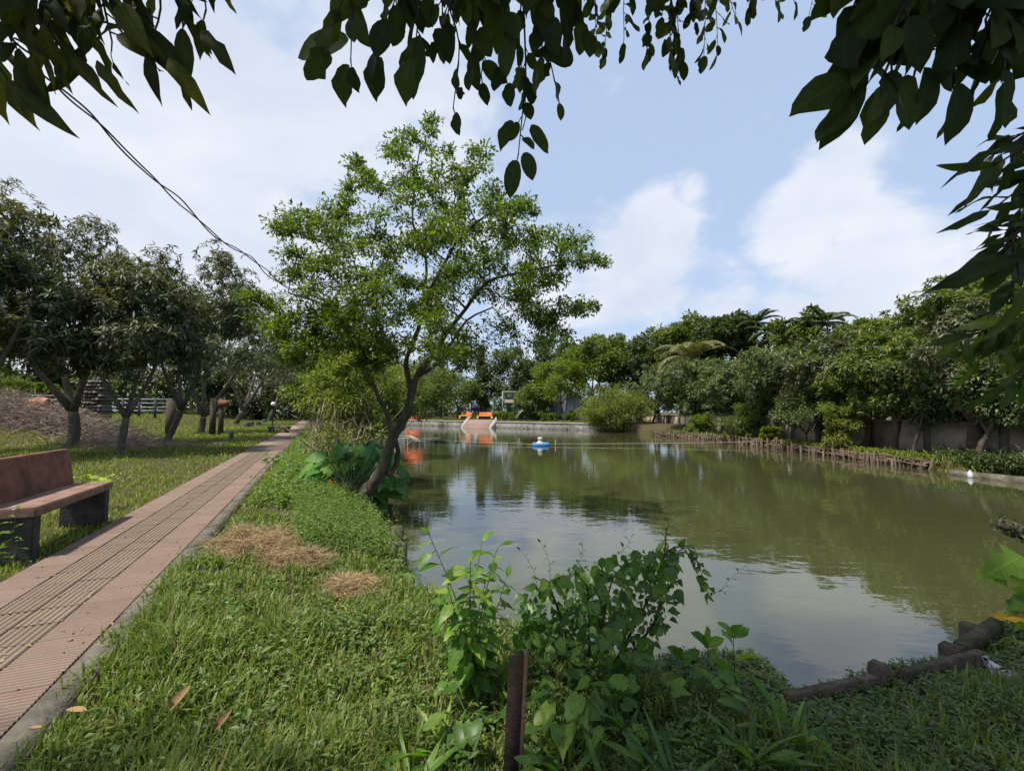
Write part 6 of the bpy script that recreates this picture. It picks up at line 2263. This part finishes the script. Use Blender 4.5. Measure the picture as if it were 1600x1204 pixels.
    for k in range(40):
        a = rng.random() * 6.28
        e = b + np.array([math.cos(a) * .26, math.sin(a) * .2, rng.uniform(.06, .36)])
        leaf_obj(t, 'kp', T_OVAL, L_VINE, e, [math.cos(a), math.sin(a) - .2, rng.uniform(-.5, .2)], [0, -.4, 1], rng.uniform(.16, .28), 1.0)
    spray(t, rng, [b + [.28, 0, 0], b + [.36, 0, .4], b + [.42, 0, .75]], 12, 'kps', T_LANCE2, L_WEED, .1, .16, .8, .1, stem=.01, stem_mat=STEM_G, twig='stem')
    # weed in front of the bench
    c = G(14, 880, 0)
    b = np.array([c[0], c[1], gz(c[0], c[1])])
    t = thing('bench_weed', 'leafy weed with tiny white flowers in front of the bench end', 'weed', b)
    spray(t, rng, [b, P(18, 850, b[1]), P(26, 800, b[1])], 12, 'bw', T_LANCE2, L_WEED, .07, .14, .9, .1, stem=.006, stem_mat=STEM_G, start=.2, twig='stem')
    spray(t, rng, [b, P(0, 860, b[1]), P(-6, 830, b[1])], 8, 'bw', T_OVAL2, L_WEED, .12, .2, .9, .1, stem=.006, stem_mat=STEM_G, start=.3, twig='stem')
    fl = surf('white_petal', [(.7, .7, .68), (.8, .8, .78)], 2, 2, .6)
    for k in range(5):
        p = P(26 + rng.uniform(-8, 14), 796 + rng.uniform(-8, 4), b[1])
        mb = MB()
        mb.lathe([(.001, -.006), (.012, 0), (.001, .008)], p, 6)
        link('flower', mb.mesh('flower', fl, True), t)
    # lime weed seen behind the bench seat
    c = P(150, 746, 7.6)
    b = np.array([c[0], c[1], gz(c[0], c[1])])
    t = thing('lime_weed', 'bright lime leaved weed peeping over the bench seat', 'weed', b)
    lm = leafmat('leaf_lime_weed', [(.14, .24, .02), (.20, .30, .03)], .5, .35, objrand=True, veins=True)
    for k in range(26):
        a = rng.random() * 6.28
        e = c + np.array([rng.uniform(-.28, .28), rng.uniform(-.2, .2), rng.uniform(-.25, .05)])
        leaf_obj(t, 'lw', T_OVAL, lm, e, [math.cos(a), math.sin(a), rng.uniform(-.2, .3)], [0, -.4, 1], rng.uniform(.10, .18))
    # lobed plant at the right edge
    d = 4.1
    b = P(1640, 1010, d)
    b[2] = gz(b[0], b[1])
    t = thing('lobed_leaf_plant', 'plant with large lobed yellow green leaves at the right edge', 'plant', b)
    mb = MB()
    spec = [((1590, 868), (-.9, -.2, -.28), .42), ((1570, 885), (-1, -.1, -.25), .34), ((1598, 905), (-.4, -.3, -.9), .3), ((1610, 860), (.3, -.3, .5), .35), ((1600, 925), (-.8, -.3, -.5), .28), ((1605, 945), (-.7, -.3, -.6), .26), ((1612, 890), (.5, -.4, .1), .32), ((1600, 955), (-.5, -.5, -.3), .22), ((1625, 930), (.1, -.5, -.3), .3), ((1592, 935), (-.5, -.3, -.8), .22)]
    mlob = leafmat('leaf_lobed', [(.06, .14, .02), (.10, .20, .025), (.16, .26, .03)], .4, .42, (1.4, 1.7, .4), objrand=True, veins=True)
    for (pp, yd, l) in spec:
        e = P(pp[0] + 6, pp[1], d)
        mb.tube(curve_pts([b, (b + e) / 2 + [.06, 0, .1], e], 8), np.linspace(.012, .006, 8), 5)
        leaf_obj(t, 'lob', T_LOBED, mlob, e, yd, [-.1, -.75, .7], l, 1.1)
    link('stalks', mb.mesh('stalks', STEM_G, True), t)
    yl = leaf_obj(None, 'fallen', T_LOBED, L_YELLOW, G(1606, 968, -.22), [-1, .2, .1], [0, -.75, .6], .27, .6, 'fallen_leaf')
    tag(yl, 'fallen bright yellow leaf beyond the farthest concrete beam', 'leaf')
    # leafy log end at the right edge
    a, c2 = P(1562, 816, 4.3), P(1660, 868, 4.2)
    t = thing('mossy_branch', 'cut branch end covered in small leaves poking in from the right', 'branch', c2)
    mb = MB()
    pts = curve_pts([a, (a + c2) / 2 + [0, 0, .02], c2], 8)
    mb.tube(pts, np.linspace(.05, .075, len(pts)), 9, knob=.25, rng=rng)
    link('wood', mb.mesh('wood', BARK, True), t)
    n = 420
    s = rng.random(n)
    pos = a + (c2 - a) * s[:, None] + nrm(rng.normal(0, 1, (n, 3))) * .075
    v, q, tt_ = scatter(KITE, pos, rng.normal(0, 1, (n, 3)) + [-.5, 0, .2], rng.normal(0, 1, (n, 3)), rng.uniform(.025, .05, n), rng.uniform(.015, .025, n))
    link('small_leaves', mesh_np('small_leaves', v, [tt_], L_DARK), t)

# ------------------------------------------------------------------ branches hanging overhead
LIMB_ENDS = {}
def build_overhead():
    rng = np.random.default_rng(99)
    def big_tree(name, label, base, fork, limb_ends, r0, crownC, crownR, n, per, lf, mat, seed):
        t = thing(name, label, 'tree', base)
        rg = np.random.default_rng(seed)
        mb = MB()
        b = np.asarray(base, dtype=float)
        fk = np.asarray(fork, dtype=float)
        tr = curve_pts([b - [0, 0, .2], (b + fk) / 2 + [.08, -.05, 0], fk], 10)
        limbs = [(tr, np.linspace(r0 * 1.3, r0 * .8, len(tr)))]
        for e in limb_ends:
            e = np.asarray(e, dtype=float)
            pts = curve_pts([fk, fk + (e - fk) * .5 + [0, 0, .35], e], 10)
            limbs.append((pts, np.linspace(r0 * .5, .02, len(pts))))
        for p, r in limbs: mb.tube(p, r, 9, knob=.12, rng=rg)
        # unseen canopy above and behind, placed and sized for the shade it casts
        C, Rv = np.asarray(crownC, dtype=float), np.asarray(crownR, dtype=float)
        cen = crown_centers(rg, C, Rv, n, .25, .2, -.9)
        def clear(p, m):
            """kept pruned where the open view over the pond is"""
            y = p[:, 1] + m
            return (y < .05) | (p[:, 2] - EYE - m > 1.03 * y) | (np.abs(p[:, 0]) - m > 1.17 * y)
        cen = cen[clear(cen, .4) & (cen[:, 2] > 2.9)]
        along = np.array([p[int(k * (len(p) - 1))] for p, _ in limbs[1:] for k in (.45, .6, .72, .84, .95)])
        along = along + rg.normal(0, .22, along.shape) + [0, 0, .15]
        cen = np.concatenate([cen, along[clear(along, .15)]])
        for p, r in grow(rg, limbs, cen, .008, .04): mb.tube(p, r, 4, cap=False)
        link('trunk', mb.mesh('trunk', BARK, True), t)
        LIMB_ENDS[t.name] = np.array(limb_ends, dtype=float)
        pos, yd, zr = clump_leaves(rg, cen, .5, per, .7, .5, .8)
        ok = clear(pos, .2)
        pos, yd, zr = pos[ok], yd[ok], zr[ok]
        ln = lf * rg.uniform(.7, 1.25, len(pos))
        v, q, tt_ = scatter(KITE, pos, yd, zr, ln * 1.1, ln * .6)
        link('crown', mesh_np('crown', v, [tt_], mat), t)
        return t
    # broad leaved tree overhead (centre)
    tA = big_tree('overhanging_tree', 'broad leaved tree overhead whose dark oval leaves hang into the top centre', (1.9, -2.2, -.35), (1.6, -1.6, 3.4), [(.0, 1.3, 3.55), (-.6, 1.2, 3.5), (.6, 2.6, 4.6), (1.2, .3, 5.0), (3, -2.5, 5.2), (0, -3.2, 5.0), (-1.3, -1.2, 5.0)], .17, (.5, .4, 5.6), (2.9, 2.8, 1.3), 210, 70, .16, L_BROAD_C, 5)
    def hang(t, start, end, n, d, key, tm, mat, l0, l1, ws=(.9, 1.15), dn=1.1, side=.55, stem=.004, dd=0.0):
        a = P(start[0], start[1], d)
        b = P(end[0], end[1], d + dd)
        m = (a + b) / 2 + np.array([rng.uniform(-.04, .04), rng.uniform(-.05, .05), .02])
        le = LIMB_ENDS[t.name]
        root = le[int(np.argmin(np.linalg.norm(le - a, axis=1)))]
        spray(t, rng, [root, a, m, b], n, key, tm, mat, l0, l1, side, dn * rng.uniform(.55, 1.1), wscale=ws, stem=stem * 1.4, start=.40, facing=(rng.normal(0, .5), -1.0, rng.normal(.1, .3)), pet=.035, jit=.3)
    O, O2 = ('ov', T_OVAL), ('ov2', T_OVAL2)
    for (s, e, n, d, sz) in (
            ((560, -60), (512, 62), 7, 1.55, .17), ((600, -50), (548, 92), 5, 1.6, .13), ((600, -60), (590, 70), 6, 1.65, .13),
            ((640, -70), (648, 80), 8, 1.5, .16), ((680, -60), (690, 60), 9, 1.6, .15), ((700, -40), (708, 168), 8, 1.75, .10), ((730, -60), (738, 95), 9, 1.6, .14),
            ((760, -60), (752, 118), 8, 1.7, .13), ((790, -60), (790, 120), 10, 1.65, .14), ((815, -40), (822, 170), 8, 1.75, .11), ((820, 60), (810, 240), 10, 1.8, .105), ((845, -60), (842, 100), 9, 1.6, .14),
            ((865, 20), (872, 150), 8, 1.8, .10), ((880, -70), (885, 60), 7, 1.55, .15), ((905, -60), (915, 40), 7, 1.6, .15), ((770, -80), (800, 40), 8, 1.4, .15), ((720, -80), (700, 20), 7, 1.45, .15), ((850, -80), (860, 20), 7, 1.5, .15), ((620, -60), (610, 20), 6, 1.5, .15)):
        hang(tA, s, e, max(4, int(n * .9)), d, 'ov', T_OVAL, L_BROAD, sz * .58, sz * .95)
    # a few exact leaves: the big one at the left and the two below it
    for (px, py, yd, l, w) in ((545, 62, (-1, 0, -.22), .22, 1.1), (541, 100, (-.25, 0, -1), .155, 1.0), (592, 88, (-.25, 0, -1), .16, .95), (560, 20, (-.3, 0, .9), .17, 1.1), (650, 58, (.02, 0, -1), .24, .8), (805, 250, (-.15, 0, -1), .145, .8), (820, 238, (.3, 0, -1), .11, .95), (800, 188, (-.6, 0, -1), .12, .8), (830, 195, (.5, 0, -.9), .12, .8)):
        leaf_obj(tA, 'ov', T_OVAL, L_BROAD, P(px, py, 1.68), yd, (rng.normal(0, .2), -1, .15), l, w)
    # smaller, farther twigs of the same tree
    for (s, e, n) in (((935, -50), (932, 60), 12), ((960, -40), (945, 85), 14), ((985, -50), (975, 60), 12), ((1020, -60), (1010, 82), 16), ((1045, -40), (1052, 105), 18), ((1060, -40), (1065, 90), 16), ((1090, -60), (1100, 82), 16), ((1110, -40), (1122, 80), 14), ((1140, -60), (1150, 30), 12), ((1165, -50), (1172, 5), 8), ((1225, -60), (1212, 10), 7), ((1250, -60), (1240, -2), 6), ((1275, -50), (1265, 20), 7), ((1000, -60), (1035, 20), 12), ((1080, -60), (1085, 30), 12)):
        hang(tA, s, e, n, 3.3 + rng.uniform(-.3, .3), 'ovs', T_OVAL, L_BROAD, .10, .15, (.7, 1.0), 1.0, .7, .004)
    # tree at the right with larger leaves
    tB = big_tree('right_overhanging_tree', 'large leaved tree overhead filling the top right corner with dark foliage', (4.6, .2, -.35), (3.9, .3, 2.7), [(1.25, 1.0, 2.75), (1.6, 1.3, 2.95), (2.3, 1.6, 3.6), (3, -1.5, 4.6), (5, 1.5, 4.4), (3.6, 2.2, 4.8)], .15, (3.6, .2, 4.9), (2.4, 2.4, 1.5), 60, 44, .17, L_BROAD_C, 6)
    for (s, e, n, d, sz) in (
            ((1420, -60), (1330, 115), 9, 1.05, .17), ((1440, -60), (1380, 120), 9, 1.0, .16), ((1390, -70), (1325, 30), 9, 1.05, .17), ((1470, -60), (1430, 110), 9, 1.1, .15), ((1500, -60), (1490, 120), 9, 1.1, .15), ((1540, -60), (1530, 90), 9, 1.05, .15),
            ((1580, -60), (1565, 110), 9, 1.1, .15), ((1620, -40), (1600, 100), 8, 1.1, .15), ((1450, -80), (1400, 30), 9, .95, .16), ((1520, -80), (1500, 20), 9, 1.0, .16), ((1600, -80), (1570, 20), 9, 1.0, .16), ((1360, -80), (1340, -5), 7, 1.05, .15), ((1560, -90), (1540, 30), 8, 1.1, .15), ((1480, -90), (1460, 40), 9, 1.1, .15), ((1420, 0), (1350, 70), 7, 1.1, .16)):
        k = O if rng.random() < .6 else O2
        hang(tB, s, e, n, d, k[0], k[1], L_BROAD, sz * .55, sz * .92, (.85, 1.1), .8, .65, .005)
    for (px, py, yd, l) in ((1330, 118, (-.85, 0, -.5), .175), (1345, 130, (-.55, 0, -.85), .15), (1370, 140, (-.1, 0, -1), .13), (1445, 105, (.0, 0, -1), .13), (1495, 130, (-.05, 0, -1), .14), (1565, 110, (.1, 0, -1), .14), (1410, 120, (.1, 0, -1), .13)):
        leaf_obj(tB, 'ov2', T_OVAL2, L_BROAD, P(px, py, 1.05), yd, (rng.normal(0, .2), -1, .1), l, .95)
    # long leaved branch hanging at the right edge
    tD = big_tree('edge_tree', 'tree with long narrow leaves hanging in along the right edge', (4.9, 2.4, -.3), (4.2, 2.2, 2.2), [(1.85, 1.45, 2.35), (1.95, 1.5, 2.0), (2.4, 1.9, 2.3), (4.5, 1.0, 4.2), (4.6, 3.0, 4.4)], .1, (4.6, 1.8, 4.6), (1.7, 1.4, 1.0), 26, 40, .17, L_BROAD_C, 7)
    for (s, e, n, d) in (((1660, 190), (1560, 235), 9, 1.5), ((1660, 210), (1550, 262), 10, 1.45), ((1660, 250), (1560, 320), 10, 1.5), ((1660, 290), (1580, 370), 10, 1.5), ((1660, 330), (1590, 400), 9, 1.45), ((1660, 360), (1565, 395), 8, 1.5), ((1660, 400), (1590, 440), 8, 1.5), ((1640, 230), (1600, 300), 9, 1.6), ((1640, 300), (1600, 390), 9, 1.6)):
        hang(tD, s, e, n, d, 'lg', T_LANCE2, L_LANCE_G, .08, .15, (.8, 1.2), .3, .6, .005)
    for (px, py, yd, l) in ((1600, 398, (-1, 0, -.32), .29), (1608, 440, (-.35, 0, -1), .20), (1560, 232, (-.8, 0, -.3), .15), (1568, 250, (-.75, 0, -.65), .17)):
        leaf_obj(tD, 'lg', T_LANCE2, L_LANCE_G, P(px, py, 1.42), yd, (rng.normal(0, .2), -.8, .5), l, .85)
    for (s, e, n) in (((1680, 470), (1500, 530), 16), ((1680, 490), (1530, 560), 16), ((1680, 500), (1575, 600), 16), ((1680, 520), (1610, 610), 12), ((1670, 480), (1560, 520), 12)):
        hang(tD, s, e, n, 3.0, 'lgp', T_LANCE2, leafmat('leaf_lance_lit', [(.035, .06, .014), (.055, .09, .016), (.10, .14, .02)], .45, .4, (1.6, 1.8, .5), objrand=True, veins=True), .17, .28, (.8, 1.2), .7, .6, .005)  # paler leaf copy with the lit look put into its colour
    # long leaved tree at the top left
    tC = big_tree('left_overhanging_tree', 'tree overhead whose long dark leaves hang into the top left corner', (-4.4, -1.6, -.1), (-3.8, -1.0, 2.6), [(-1.3, 1.15, 2.75), (-1.0, 1.2, 2.8), (-2.2, 1.2, 3.4), (-3.6, 1.2, 4.4), (-5.5, -2, 4.6), (-2.6, -2.2, 4.6)], .15, (-3.3, -.5, 4.5), (1.3, 1.0, .6), 26, 44, .17, L_BROAD_C, 8)
    for (s, e, n, d, l0, l1) in (
            ((-30, -60), (20, 60), 10, 1.15, .14, .20), ((20, -60), (48, 70), 10, 1.15, .13, .19), ((60, -60), (90, 75), 10, 1.15, .13, .19), ((100, -60), (130, 60), 10, 1.2, .13, .19), ((150, -60), (175, 65), 10, 1.2, .13, .2), ((200, -60), (240, 62), 9, 1.2, .12, .18), ((240, -60), (285, 30), 8, 1.2, .13, .2), ((300, -60), (322, 15), 6, 1.25, .13, .18), ((-40, 40), (10, 120), 7, 1.2, .14, .2), ((0, -80), (60, 20), 9, 1.1, .14, .2), ((130, -80), (200, 20), 9, 1.15, .14, .2), ((240, -60), (232, 75), 4, 1.25, .12, .14)):
        hang(tC, s, e, n, d, 'lc', T_LANCE2, L_LANCE, l0 * .6, l1 * .8, (.8, 1.4), .5, .75, .004)
    for (px, py, yd, l, w) in ((235, 80, (-.05, 0, -1), .125, 1.1), (10, 128, (.95, 0, -.75), .20, .8), (262, 92, (.7, 0, -.8), .13, 1.3), (205, 40, (.8, 0, -.55), .20, 1.2), (312, 50, (.75, 0, -.6), .13, 1.3), (150, 95, (.6, 0, -.9), .12, 1.0), (45, 95, (.25, 0, -1), .13, 1.2)):
        leaf_obj(tC, 'lc1', T_LANCE2, L_LANCE, P(px, py, 1.18), yd, (rng.normal(0, .2), -1, .3), l, w)

# ------------------------------------------------------------------ build everything
import time as _t
_t0 = _t.time()
def step(f, *a):
    s = _t.time()
    r = f(*a)
    print('%-28s %.1f s' % (f.__name__, _t.time() - s))
    return r
step(build_ground)
step(build_water)
step(build_path)
step(build_wall)
step(build_far_bank)
step(build_stakes)
D_MAIN = step(build_main_tree)
step(build_mango_row)
step(build_right_trees)
step(build_far_trees)
step(build_treeline)
step(build_palms)
step(build_left_bank_bushes, D_MAIN)
step(build_bench)
step(build_left_far)
step(build_wire, D_MAIN)
step(build_pond_things)
step(build_shore_works)
step(build_grass)
step(build_thickets)
step(build_hay)
step(build_litter)
step(build_foreground_plants)
step(build_overhead)
print('tris', sum(sum(len(p.vertices) - 2 for p in m.polygons) if len(m.polygons) < 2000 else int(len(m.loops) - 2 * len(m.polygons)) for m in bpy.data.meshes), 'objects', len(bpy.data.objects), 'built in %.1f s' % (_t.time() - _t0))
